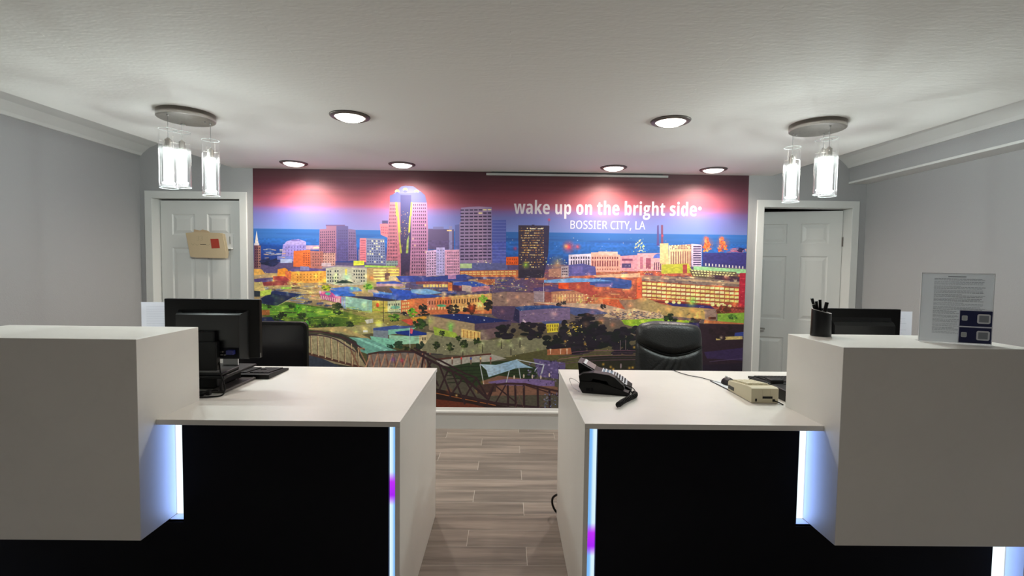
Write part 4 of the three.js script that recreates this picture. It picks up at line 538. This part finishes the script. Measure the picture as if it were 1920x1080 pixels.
{
  const t = monL = thing('computer_monitor', 'large black computer monitor seen from behind on riser, left desk', 'monitor', [-1.484, 0, -2.42], 0.03);
  obj('screen_housing', [rb(-0.234, 0.234, 1.075, 1.373, -0.028, 0, 0.004)], M.plastic, t);
  const back = [[-0.162, 1.07], [0.182, 1.07], [0.182, 1.318], [-0.162, 1.318]];
  // chamfered rear bulge
  const pos = [], quad = (a, b, c, d) => pos.push(...a, ...b, ...c, ...a, ...c, ...d), o = back.map(([x, y]) => [x, y, 0]), f = [[-0.148, 1.085], [0.158, 1.085], [0.158, 1.298], [-0.148, 1.298]].map(([x, y]) => [x, y, 0.048]);
  for (let i = 0; i < 4; i++) quad(o[i], o[(i + 1) % 4], f[(i + 1) % 4], f[i]); quad(f[0], f[1], f[2], f[3]);
  const g = new THREE.BufferGeometry(); g.setAttribute('position', new THREE.Float32BufferAttribute(pos, 3)); g.computeVertexNormals();
  obj('rear_cover', g, phy({ color: rgb(0.004, 0.004, 0.005), roughness: 0.3 }), t);
  const slots = []; for (let k = 0; k < 44; k++) slots.push(new THREE.BoxGeometry(0.0022, 0.002, 0.014).rotateX(-0.4).translate(-0.128 + k * 0.006, 1.3085, 0.0245)); obj('vent', slots, M.black, t).userData.kind = 'stuff';
  obj('neck', [rb(-0.075, 0.068, 1.028, 1.17, 0.052, 0.088, 0.006), rb(-0.055, 0.05, 1.11, 1.22, 0.04, 0.075, 0.006)], M.plastic, t);
  obj('stand', [rb(-0.12, 0.1, 1.006, 1.02, -0.06, 0.098, 0.005, 3)], M.plastic, t);
  const pl = [bx(0.075, 0.155, 1.082, 1.088, 0.02, 0.047)]; obj('port_panel', [...pl, bx(0.02, 0.155, 1.086, 1.136, 0.046, 0.0495)], M.black, t);
  const cons = [[0.03, 1.126, 0.012, 0.006], [0.05, 1.128, 0.016, 0.007], [0.035, 1.113, 0.01, 0.006], [0.06, 1.114, 0.014, 0.007], [0.08, 1.116, 0.008, 0.006], [0.04, 1.1, 0.012, 0.005], [0.075, 1.101, 0.012, 0.006], [0.09, 1.1, 0.008, 0.006]];
  obj('connectors', cons.map(([x, y, w, h]) => bx(x - w / 2, x + w / 2, y - h / 2, y + h / 2, 0.049, 0.056)), std({ color: rgb(0.12, 0.115, 0.1), roughness: 0.5 }), t);
  sub(obj('video_plug', [rb(0.105, 0.14, 1.104, 1.126, 0.049, 0.075, 0.004)], std({ color: rgb(0.008, 0.012, 0.12), roughness: 0.5 }), t), 'blue video plug');
  sub(obj('badge', bx(0.2335, 0.2345, 1.078, 1.1, -0.012, -0.004), M.steel, t), 'small bright strip on the lower right edge');
}
{
  const t = thing('monitor_riser', 'black curved metal monitor riser standing on the left desk', 'monitor riser', [-1.375, DS, -2.32]);
  const leg = (x) => tube([[x, 0.008, -0.29], [x, 0.008, -0.1], [x, 0.009, -0.02], [x, 0.02, 0.004], [x, 0.042, 0.008], [x, 0.066, -0.002], [x, 0.075, -0.03], [x, 0.076, -0.08]], 0.0075, 60, 10);
  obj('platform', rb(-0.42, 0.004, 0.071, 0.0848, -0.31, 0.0, 0.006, 3), M.plasticSoft, t);
  obj('leg', leg(-0.004), M.plasticSoft, t); obj('leg', leg(-0.41), M.plasticSoft, t);
  obj('foot_plate', rb(-0.07, 0.006, 0.0005, 0.013, -0.295, -0.005, 0.004), std({ color: rgb(0.06, 0.055, 0.05), roughness: 0.4 }), t);
}
tag(obj('mini_computer', [rb(-1.72, -1.44, DS + 0.014, DS + 0.062, -2.6, -2.38, 0.006), rb(-1.70, -1.46, DS, DS + 0.015, -2.58, -2.40, 0.003)], M.plastic), 'flat black box tucked beneath the monitor riser', 'computer');
tag(obj('note_card', [rb(-1.525, -1.445, 1.006, 1.066, -2.585, -2.575, 0.001)], M.white), 'small blank white card standing on the riser behind monitor stand', 'card');
keyboard('black keyboard lying behind the monitor on the left desk', -1.77, -1.3, -2.855, -2.62);
{
  monL.attach(obj('power_cord', tube([[-1.425, 1.085, -2.375], [-1.405, 1.05, -2.345], [-1.376, 1.02, -2.305], [-1.358, 0.975, -2.30], [-1.352, 0.945, -2.295], [-1.352, DS + 0.006, -2.275], [-1.40, DS + 0.004, -2.245], [-1.47, DS + 0.004, -2.235], [-1.55, DS + 0.004, -2.25]], 0.0034, 90, 8), M.plastic));
  const p = thing('cable_bundle', 'tangle of black plugs and cables on left desk beside raised box', 'cables', [-1.45, DS, -2.26]);
  obj('adapter', [rb(-0.03, 0.012, 0.002, 0.022, -0.03, 0.0, 0.004)], M.plasticSoft, p); obj('plug', rb(0.03, 0.05, 0.008, 0.032, -0.012, 0.008, 0.004), M.plastic, p);
  for (let k = 0; k < 4; k++) obj('cable', tube([[-0.14, 0.01 + 0.01 * k, -0.03 - 0.02 * k], [-0.08, 0.03 + 0.008 * k, -0.02], [-0.03, 0.012, 0.012 - 0.012 * k], [0.04, 0.02, -0.015 * k], [0.055, 0.018, -0.05]], 0.0032, 40, 7), M.plastic, p);
}
{
  const t = thing('computer_monitor', 'black computer monitor seen from behind beside pen cup, right desk', 'monitor', [1.86, 0, -2.5], -0.02);
  obj('screen_housing', rb(-0.222, 0.212, 1.06, 1.356, -0.03, 0, 0.004), M.plastic, t);
  const prof = [[0, 1.1], [0.03, 1.12], [0.034, 1.27], [0.02, 1.288], [0.008, 1.29], [0, 1.31]];
  obj('rear_cover', extr(prof, 0.31, 0.001).rotateY(-Math.PI / 2).translate(0.158, 0, 0), phy({ color: rgb(0.012, 0.013, 0.014), roughness: 0.32 }), t);
  obj('neck', rb(-0.04, 0.04, DS + 0.012, 1.16, 0.03, 0.055, 0.006), M.plastic, t); obj('stand', rb(-0.12, 0.12, DS, DS + 0.014, -0.02, 0.1, 0.006), M.plastic, t);
}
{
  const sheet = (label, x0, x1, z, y0, y1, bow) => { const g = clean(new THREE.BoxGeometry(x1 - x0, y1 - y0, 0.0008, 12, 12, 1)), p = g.attributes.position; for (let i = 0; i < p.count; i++) { const u = p.getX(i) / (x1 - x0) + 0.5; p.setZ(i, p.getZ(i) + bow * Math.pow(1 - u, 2)); } g.computeVertexNormals(); const m = obj('paper_sheet', g.translate((x0 + x1) / 2, (y0 + y1) / 2, z), paperMat, scene, false); return tag(m, label, 'paper'); };
  const cv = document.createElement('canvas'); cv.width = 256; cv.height = 330; const c = cv.getContext('2d'); c.fillStyle = '#eef2f8'; c.fillRect(0, 0, 256, 330); c.fillStyle = '#dadfe6'; for (let k = 0; k < 26; k++) c.fillRect(28, 26 + k * 11, rr(120, 200), 3);
  const tx = new THREE.CanvasTexture(cv); tx.colorSpace = THREE.SRGBColorSpace; tx.magFilter = THREE.LinearFilter;
  const paperMat = phy({ map: tx, roughness: 0.95, transmission: 0.85 });
  sheet('white printed sheet sticking out left of the left monitor', -1.852, -1.636, -2.452, 1.09, 1.352, 0.012);
  sheet('white printed sheet sticking out right of the right monitor', 1.945, 2.165, -2.535, 1.085, 1.342, 0.0);
}
const kbR = keyboard('black keyboard on the right desk partly hidden by the raised box', 1.415, 1.86, -2.77, -2.536);
tag(obj('phone_charger', [rb(1.345, 1.44, DS, DS + 0.055, -2.40, -2.27, 0.006), rb(1.35, 1.42, DS + 0.05, DS + 0.075, -2.46, -2.41, 0.008)], M.plastic), 'black blocky device wedged between beige machine and raised box', 'device');

// ---------- right desk: mouse, pad, beige machine, telephone ----------
{
  const pad = thing('mouse_pad', 'pale mouse pad with black border lying behind the beige machine', 'mouse pad', [1.285, DS, -2.585], 0.06);
  obj('base', rb(-0.125, 0.125, 0, 0.003, -0.105, 0.108, 0.001), M.plastic, pad); obj('surface', rb(-0.119, 0.119, 0.0025, 0.0042, -0.1, 0.1, 0.001), std({ color: rgb(0.66, 0.71, 0.74), roughness: 0.7 }), pad);
  const m = thing('computer_mouse', 'black computer mouse resting on the pale mouse pad', 'mouse', [1.222, DS + 0.0042, -2.6]);
  const g = new THREE.SphereGeometry(1, 32, 20, 0, Math.PI * 2, 0, Math.PI / 2); g.scale(0.034, 0.036, 0.056); obj('shell', [g, cyl(0.0335, 0.03, 0.004, 0, 0.001, 0, 32).scale(1, 1, 1.66)], M.plastic, m);
  obj('wheel', cyl(0.009, 0.009, 0.006, 0, 0, 0, 16).rotateZ(Math.PI / 2).translate(0, 0.0315, -0.026), M.steel, m);
  m.attach(obj('mouse_cord', tube([[1.225, DS + 0.012, -2.585], [1.2, DS + 0.006, -2.6], [1.16, DS + 0.004, -2.69], [1.13, DS + 0.003, -2.76], [1.09, DS + 0.003, -2.80], [1.06, DS + 0.003, -2.86], [1.035, DS + 0.003, -2.953]], 0.0022, 80, 7), M.plastic));
}
{
  const t = thing('printing_calculator', 'beige desk machine with keypad and rear sockets on right desk', 'calculator', [1.233, DS, -2.25]);
  const w = 0.131, out = [[0, 0.004], [0, 0.068], [-0.012, 0.0715], [-0.05, 0.07], [-0.23, 0.05], [-0.238, 0.044], [-0.238, 0.004]];
  obj('case', extr(out, w - 0.006, 0.003).rotateY(-Math.PI / 2).translate(w / 2 - 0.003, 0, 0).translate(0, 0, 0), M.beige, t);
  obj('base', rb(-w / 2 + 0.003, w / 2 - 0.003, 0, 0.006, -0.236, -0.002, 0.001), M.plastic, t);
  const pad = obj('keypad', [rb(-0.055, 0.052, 0, 0.004, -0.085, 0.085, 0.001)], std({ color: rgb(0.5, 0.45, 0.3), roughness: 0.6 }), t); pad.position.set(0, 0.0625, -0.135); pad.rotation.x = -0.111;
  for (let r = 0; r < 5; r++) for (let k = 0; k < 4; k++) obj('key', rb(-0.05 + k * 0.0255, -0.028 + k * 0.0255, 0.004, 0.009, -0.08 + r * 0.032, -0.053 + r * 0.032, 0.002), M.beigeKey, pad);
  obj('rear_slot', bx(-0.012, 0.036, 0.022, 0.033, 0.001, 0.0035), M.plastic, t); obj('socket', rb(-0.047, -0.038, 0.008, 0.022, 0.001, 0.0035, 0.001), M.plastic, t); obj('socket', rb(0.036, 0.048, 0.008, 0.02, 0.001, 0.005, 0.001), M.plastic, t);
  for (const x of [-0.0121, 0.0249]) obj('seam', bx(x - 0.0004, x + 0.0004, 0.034, 0.066, 0.0022, 0.0034), std({ color: rgb(0.4, 0.36, 0.24), roughness: 0.6 }), t);
  const grille = []; for (let k = 0; k < 7; k++) grille.push(bx(-w / 2 - 0.0022, -w / 2 + 0.001, 0.012, 0.03, -0.232 + k * 0.009, -0.226 + k * 0.009)); obj('grille', grille, std({ color: rgb(0.09, 0.09, 0.085), roughness: 0.7 }), t);
  t.attach(obj('calculator_cord', tube([[1.275, DS + 0.013, -2.248], [1.292, DS + 0.008, -2.236], [1.301, DS + 0.004, -2.23], [1.302, DS + 0.003, -2.215]], 0.0028, 30, 7), M.plastic));
  kbR.attach(obj('keyboard_cord', tube([[1.275, DS + 0.02, -2.525], [1.31, DS + 0.06, -2.52], [1.36, DS + 0.065, -2.51], [1.405, DS + 0.045, -2.5], [1.43, DS + 0.025, -2.52]], 0.0025, 40, 7), M.plastic));
}
{
  // faces +x; its long side is towards the camera
  const t = thing('desk_phone', 'black corded office telephone with keys on inner end of right desk', 'telephone', [0.376, DS, -2.408], -0.27);
  const along = (out, z0, z1, b = 0.002) => extr(out, z1 - z0, b).translate(0, 0, z0);
  obj('base', along([[0.012, 0.0035], [0.235, 0.0045], [0.245, 0.012], [0.205, 0.026], [0.13, 0.048], [0.09, 0.056], [0.0, 0.056], [-0.004, 0.03]], -0.065, 0, 0.003), M.plastic, t);
  obj('deck', along([[0.012, 0.0035], [0.243, 0.0045], [0.25, 0.016], [0.165, 0.07], [0.075, 0.092], [-0.005, 0.134], [-0.02, 0.138], [-0.008, 0.05]], -0.205, -0.066, 0.003), M.plastic, t);
  // slanted panels on the deck
  const slab = (name, x0, y0, x1, y1, z0, z1, m, parent = t, lift = 0.004) => { const len = Math.hypot(x1 - x0, y1 - y0), o = obj(name, rb(0, len, 0, 0.003, z0, z1, 0.001), m, parent); o.position.set(x0, y0 + lift, 0); o.rotation.z = Math.atan2(y1 - y0, x1 - x0); return o; };
  const disp = slab('display', 0.002, 0.131, 0.062, 0.0995, -0.195, -0.082, std({ color: rgb(0.20, 0.20, 0.21), roughness: 0.3 }));
  obj('display_bezel', rb(0.004, 0.018, 0.003, 0.004, -0.193, -0.084, 0.0005), M.paper, disp);
  const keysPanel = slab('key_panel', 0.098, 0.0865, 0.16, 0.0715, -0.198, -0.078, std({ color: rgb(0.60, 0.62, 0.68), roughness: 0.5 }));
  const k2 = slab('key_panel', 0.166, 0.069, 0.228, 0.03, -0.198, -0.078, std({ color: rgb(0.60, 0.62, 0.68), roughness: 0.5 }));
  for (let r = 0; r < 3; r++) for (let k = 0; k < 4; k++) obj('button', rb(0.006 + r * 0.019, 0.017 + r * 0.019, 0.003, 0.006, -0.192 + k * 0.028, -0.174 + k * 0.028, 0.001), k < 1 ? M.plastic : std({ color: rgb(0.2, 0.3, 0.42), roughness: 0.5 }), keysPanel);
  for (let r = 0; r < 4; r++) for (let k = 0; k < 2; k++) obj('button', rb(0.006 + r * 0.016, 0.013 + r * 0.016, 0.003, 0.007, -0.188 + k * 0.055, -0.145 + k * 0.055, 0.001), M.plastic, k2);
  const hs = obj('handset', [along([[0.0, 0.056], [0.045, 0.054], [0.056, 0.07], [0.06, 0.078], [0.135, 0.068], [0.145, 0.05], [0.168, 0.026], [0.208, 0.022], [0.214, 0.036], [0.206, 0.05], [0.17, 0.082], [0.14, 0.094], [0.066, 0.1], [0.012, 0.094], [-0.004, 0.082]], -0.06, -0.008, 0.005)], M.plastic, t);
  sub(hs, 'black handset resting along the near side');
  const jack = [rb(0.03, 0.05, 0.012, 0.026, 0.001, 0.005, 0.001), rb(0.055, 0.066, 0.012, 0.03, 0.001, 0.005, 0.001)]; obj('socket', jack, M.black, t);
  // coiled cord
  const path = new THREE.CatmullRomCurve3([[0.61, 0.936, -2.345], [0.636, 0.936, -2.345], [0.625, 0.936, -2.30], [0.588, 0.936, -2.255], [0.545, 0.936, -2.20], [0.508, 0.936, -2.142]].map(v3)), pts = [], N = 720, F = path.computeFrenetFrames(N, false);
  for (let i = 0; i <= N; i++) { const u = i / N, p = path.getPointAt(u), a = u * 6.2832 * 17; p.addScaledVector(F.normals[i], 0.0095 * Math.cos(a)).addScaledVector(F.binormals[i], 0.0095 * Math.sin(a)); pts.push(p); }
  const cg = new THREE.TubeGeometry(new THREE.CatmullRomCurve3(pts), 1400, 0.0036, 7);
  t.attach(obj('handset_cord', cg, M.plastic));
  t.attach(obj('phone_line', tube([[0.585, 0.965, -2.385], [0.61, 0.968, -2.37], [0.635, 0.955, -2.355], [0.645, 0.935, -2.345]], 0.0022, 30, 7), M.plastic));
  t.attach(obj('rear_lead', tube([[0.385, 0.955, -2.43], [0.36, 0.965, -2.5], [0.345, 0.95, -2.58], [0.35, DS + 0.006, -2.5], [0.372, DS + 0.005, -2.42]], 0.0018, 40, 6), std({ color: rgb(0.5, 0.5, 0.5), roughness: 0.4 })));
}
tag(obj('floor_cable', tube([[0.335, 0.16, -2.86], [0.325, 0.15, -2.9], [0.30, 0.11, -2.935], [0.302, 0.06, -2.945], [0.33, 0.02, -2.93], [0.4, 0.008, -2.95]], 0.007, 50, 8), M.plastic), 'black cable looping out low from back of the right desk end', 'cable');

// ---------- on the right raised counter ----------
{
  const t = thing('pen_cup', 'black oval pen cup with slanted rim on the right raised counter', 'pen cup', [1.424, BT, -2.153], 0.15);
  const N = 56, rings = [[1, 0, 0], [1.02, 0.003, 0], [0.985, 0.06, 0], [0.97, 1, 1], [0.93, 1.005, 1], [0.9, 0.99, 1], [0.9, 0.008, 0], [0, 0.008, 0]], pos = [], idx = [];
  for (const [k, h, top] of rings) for (let i = 0; i < N; i++) { const a = i / N * 6.2832, x = 0.044 * k * Math.cos(a), z = 0.036 * k * Math.sin(a), rim = 0.112 - x * 0.22 - z * 0.16; pos.push(x, top ? rim * h : h > 0.05 ? 0.055 : h, z); }
  for (let r = 0; r < rings.length - 1; r++) for (let i = 0; i < N; i++) { const a = r * N + i, b = r * N + (i + 1) % N, c = a + N, d = b + N; idx.push(a, c, d, a, d, b); }
  const g = new THREE.BufferGeometry(); g.setAttribute('position', new THREE.Float32BufferAttribute(pos, 3)); g.setIndex(idx); g.computeVertexNormals();
  obj('cup', g, phy({ color: rgb(0.007, 0.007, 0.008), roughness: 0.3 }), t);
  const rim = []; for (let i = 0; i <= 40; i++) { const a = i / 40 * 6.2832, x = 0.0415 * Math.cos(a), z = 0.034 * Math.sin(a); rim.push([x, 0.1125 - x * 0.22 - z * 0.16, z]); } sub(obj('rim', tube(rim, 0.0016, 80, 6), M.steel, t), 'pale rim edge');
  const pens = [[1.377, 1.43, 'leftmost pen in the cup with a pale ring, black', 0.006], [1.397, 1.417, 'short black pen second from left in the cup', 0.0058], [1.414, 1.424, 'upright black pen third from left in the cup', 0.0059], [1.446, 1.412, 'thick black pen leaning right in the cup', 0.0078]];
  for (const [x, y, label, r] of pens) {
    const top = new THREE.Vector3(x, y, -2.152), bot = new THREE.Vector3(1.424 + (1.424 - x) * 0.35 * (x > 1.43 ? 1 : 0.1), BT + 0.012, -2.153 + (x - 1.41) * 0.1), d = top.clone().sub(bot), L = d.length();
    const p = thing('pen', label, 'pen', bot.toArray(), 0, 'pens in the black cup'); p.quaternion.setFromUnitVectors(new THREE.Vector3(0, 1, 0), d.normalize());
    obj('barrel', [cyl(r, r, L - 0.02, 0, L / 2 + 0.01, 0, 16), cyl(r, 0.001, 0.02, 0, 0.01, 0, 16)], M.plastic, p); if (r === 0.006) sub(obj('ring', cyl(r + 0.0004, r + 0.0004, 0.004, 0, L - 0.028, 0, 16), M.steel, p), 'pale metal ring'); else obj('clip', bx(-0.0012, 0.0012, L - 0.04, L - 0.004, r, r + 0.002), M.plasticSoft, p);
  }
}
{
  const ang = -Math.atan2(-0.095, 0.216) * -1, P0 = [1.861, BT, -1.9685];
  const turn = -Math.atan2(0.095, 0.216);
  const t = thing('sign_holder', 'clear acrylic sign holder with a letter sheet on right raised counter', 'sign holder', P0, turn);
  obj('front_pane', rb(-0.118, 0.118, 0.003, 0.291, 0.0016, 0.0036, 0.0008), M.glass, t); obj('back_pane', rb(-0.118, 0.118, 0.003, 0.291, -0.0036, -0.0016, 0.0008), M.glass, t);
  obj('foot', rb(-0.118, 0.118, 0, 0.003, -0.045, 0.03, 0.001), M.glass, t);
  sub(obj('edge', [bx(-0.1185, -0.1165, 0.003, 0.292, -0.0037, 0.0037), bx(0.1165, 0.1185, 0.003, 0.292, -0.0037, 0.0037), bx(-0.1185, 0.1185, 0.29, 0.2925, -0.0037, 0.0037)], std({ color: rgb(0.62, 0.64, 0.66), roughness: 0.25, transparent: true, opacity: 0.6 }), t), 'bright polished edges');
  const cv = document.createElement('canvas'); cv.width = 512; cv.height = 640; const c = cv.getContext('2d'); c.fillStyle = '#e2e4e6'; c.fillRect(0, 0, 512, 640); c.fillStyle = '#a2a4a8'; c.fillRect(190, 22, 130, 8);
  for (let k = 0, y = 44; y < 560; k++, y += k % 3 === 2 ? 17 : 11) { c.globalAlpha = rr(0.5, 0.95); const w = y > 330 ? rr(150, 200) : k % 6 === 5 ? 190 : rr(330, 356); for (let x = 92; x < 92 + w;) { const q = rr(8, 30); c.fillRect(x, y, q, 5.5); x += q + 3.5; } } c.globalAlpha = 1;
  const tx = new THREE.CanvasTexture(cv); tx.colorSpace = THREE.SRGBColorSpace; tx.magFilter = THREE.LinearFilter;
  const face = (w, h, d) => { const g = clean(new THREE.BoxGeometry(w, h, d)), p = g.attributes.position, uv = g.attributes.uv; for (let i = 0; i < p.count; i++) uv.setXY(i, p.getX(i) / w + 0.5, p.getY(i) / h + 0.5); return g; };
  const place = (m, x, y, z) => { m.position.copy(new THREE.Vector3(x, y, z).applyAxisAngle(new THREE.Vector3(0, 1, 0), turn).add(v3(P0))); m.rotation.y = turn; return m; };
  tag(place(obj('notice_sheet', face(0.232, 0.285, 0.0012), phy({ map: tx, roughness: 0.9, transmission: 0.55 }), scene, false), 0, 0.1465, 0), 'grey printed letter sheet inside the clear sign holder', 'paper');
  const cc = document.createElement('canvas'); cc.width = 256; cc.height = 160; const k = cc.getContext('2d'); k.fillStyle = '#d8dae6'; k.fillRect(0, 0, 256, 160); k.fillStyle = '#1c2350'; k.fillRect(7, 5, 242, 150);
  const rrect = (col, x, y, w, h, r) => { k.fillStyle = col; k.beginPath(); k.roundRect(x, y, w, h, r); k.fill(); }; rrect('#c4cacc', 22, 52, 44, 50, 9); rrect('#b4babc', 28, 58, 32, 38, 5); rrect('#dfe2e8', 138, 34, 100, 92, 16); rrect('#8d929c', 152, 48, 72, 64, 4);
  const ct = new THREE.CanvasTexture(cc); ct.colorSpace = THREE.SRGBColorSpace; ct.magFilter = THREE.LinearFilter; const cm = std({ map: ct, roughness: 0.4 });
  tag(place(obj('info_card', face(0.108, 0.0675, 0.001), cm, scene, false), 0.0645, 0.107, 0.0046), 'upper navy card with pale rounded squares on the sign holder', 'card', 'navy cards on the sign holder');
  tag(place(obj('info_card', face(0.108, 0.0675, 0.001), cm, scene, false), 0.0645, 0.0385, 0.0046), 'lower navy card with pale rounded squares on the sign holder', 'card', 'navy cards on the sign holder');
}

// ---------- file folders on the left door ----------
{
  const turn = -0.085, hx = D1.x1 - 0.003, hz = ZW - 0.022;  // follows the door leaf
  const onLeaf = (x, y, off) => { const s = (hx - x) / Math.cos(0.085); return [x, y, hz - s * Math.sin(0.085) + off]; };
  const pk = thing('wall_pocket', 'small white pocket on left door behind the manila folders', 'wall pocket', onLeaf(-2.70, 1.68, 0.001), turn);
  obj('back_plate', rb(-0.09, 0.118, 0.0, 0.148, 0.0, 0.004, 0.001), M.white, pk); obj('lip', rb(-0.09, 0.118, 0.0, 0.012, 0.004, 0.03, 0.002), M.white, pk); sub(obj('clip', rb(0.085, 0.092, 0.05, 0.12, 0.004, 0.008, 0.001), M.steel, pk), 'thin metal clip');
  const fCol = [rgb(0.60, 0.47, 0.30), rgb(0.55, 0.40, 0.25), rgb(0.64, 0.52, 0.34)].map((color) => std({ color, roughness: 0.75 }));
  const out = [[-0.182, 0.232], [-0.128, 0.236], [-0.11, 0.24], [0.06, 0.236], [0.155, 0.234], [0.182, 0.226], [0.214, 0.05], [0.204, 0.004], [0.17, 0], [-0.1, 0.004], [-0.14, 0.012]];
  const tab = [[-0.108, 0.225], [-0.104, 0.266], [-0.07, 0.262], [-0.045, 0.256], [-0.02, 0.266], [0.03, 0.255], [0.06, 0.236], [0.07, 0.22], [0.06, 0.02], [-0.1, 0.02]];
  const mk = (label, pts, m, off, dx = 0, dy = 0) => { const t = thing('file_folder', label, 'folder', onLeaf(-2.846 + dx, 1.595 + dy, off), turn, 'manila folders on the left door'); const rv = [...pts].reverse(); obj('cover', extr(rv, 0.0018, 0.0005), m, t); return t; };
  mk('rear manila folder showing only its torn looking top tabs', tab, fCol[1], 0.031, 0, 0);
  mk('middle manila folder peeking out at right of the front folder', out.map(([x, y]) => [x + 0.022, y - 0.002]), fCol[2], 0.0345);
  const f = mk('front manila folder with red square label and faint handwriting', out, fCol[0], 0.038);
  sub(obj('red_label', extr([[0.062, 0.178], [0.073, 0.09], [0.154, 0.093], [0.141, 0.18]], 0.0006).translate(0, 0, 0.0024), std({ color: rgb(0.42, 0.045, 0.025), roughness: 0.7 }), f), 'red square label');
  const ink = std({ color: rgb(0.33, 0.26, 0.17), roughness: 0.8 }), arc = (cx, cy, r) => tube([[cx - r, cy + 2 * r, 0.0026], [cx + r * 0.7, cy + 2.2 * r, 0.0026], [cx + r, cy + 1.2 * r, 0.0026], [cx, cy + 0.6 * r, 0.0026], [cx + r, cy, 0.0026], [cx + r * 0.5, cy - 1.2 * r, 0.0026], [cx - r, cy - 0.9 * r, 0.0026]], 0.0009, 24, 5);
  sub(obj('handwriting', [arc(-0.062, 0.178, 0.012), arc(-0.028, 0.178, 0.012), tube([[-0.13, 0.138, 0.0026], [-0.11, 0.118, 0.0026], [-0.095, 0.134, 0.0026], [-0.07, 0.118, 0.0026], [-0.05, 0.13, 0.0026]], 0.0008, 24, 5), tube([[0.02, 0.122, 0.0026], [0.04, 0.118, 0.0026], [0.055, 0.13, 0.0026]], 0.0008, 16, 5)], ink, f), 'faint pencil handwriting');
  sub(obj('ink_line', rb(-0.04, 0.018, 0.124, 0.128, 0.0022, 0.003, 0.0004), M.plastic, f), 'short black ink line');
}

renderer.render(scene, camera);
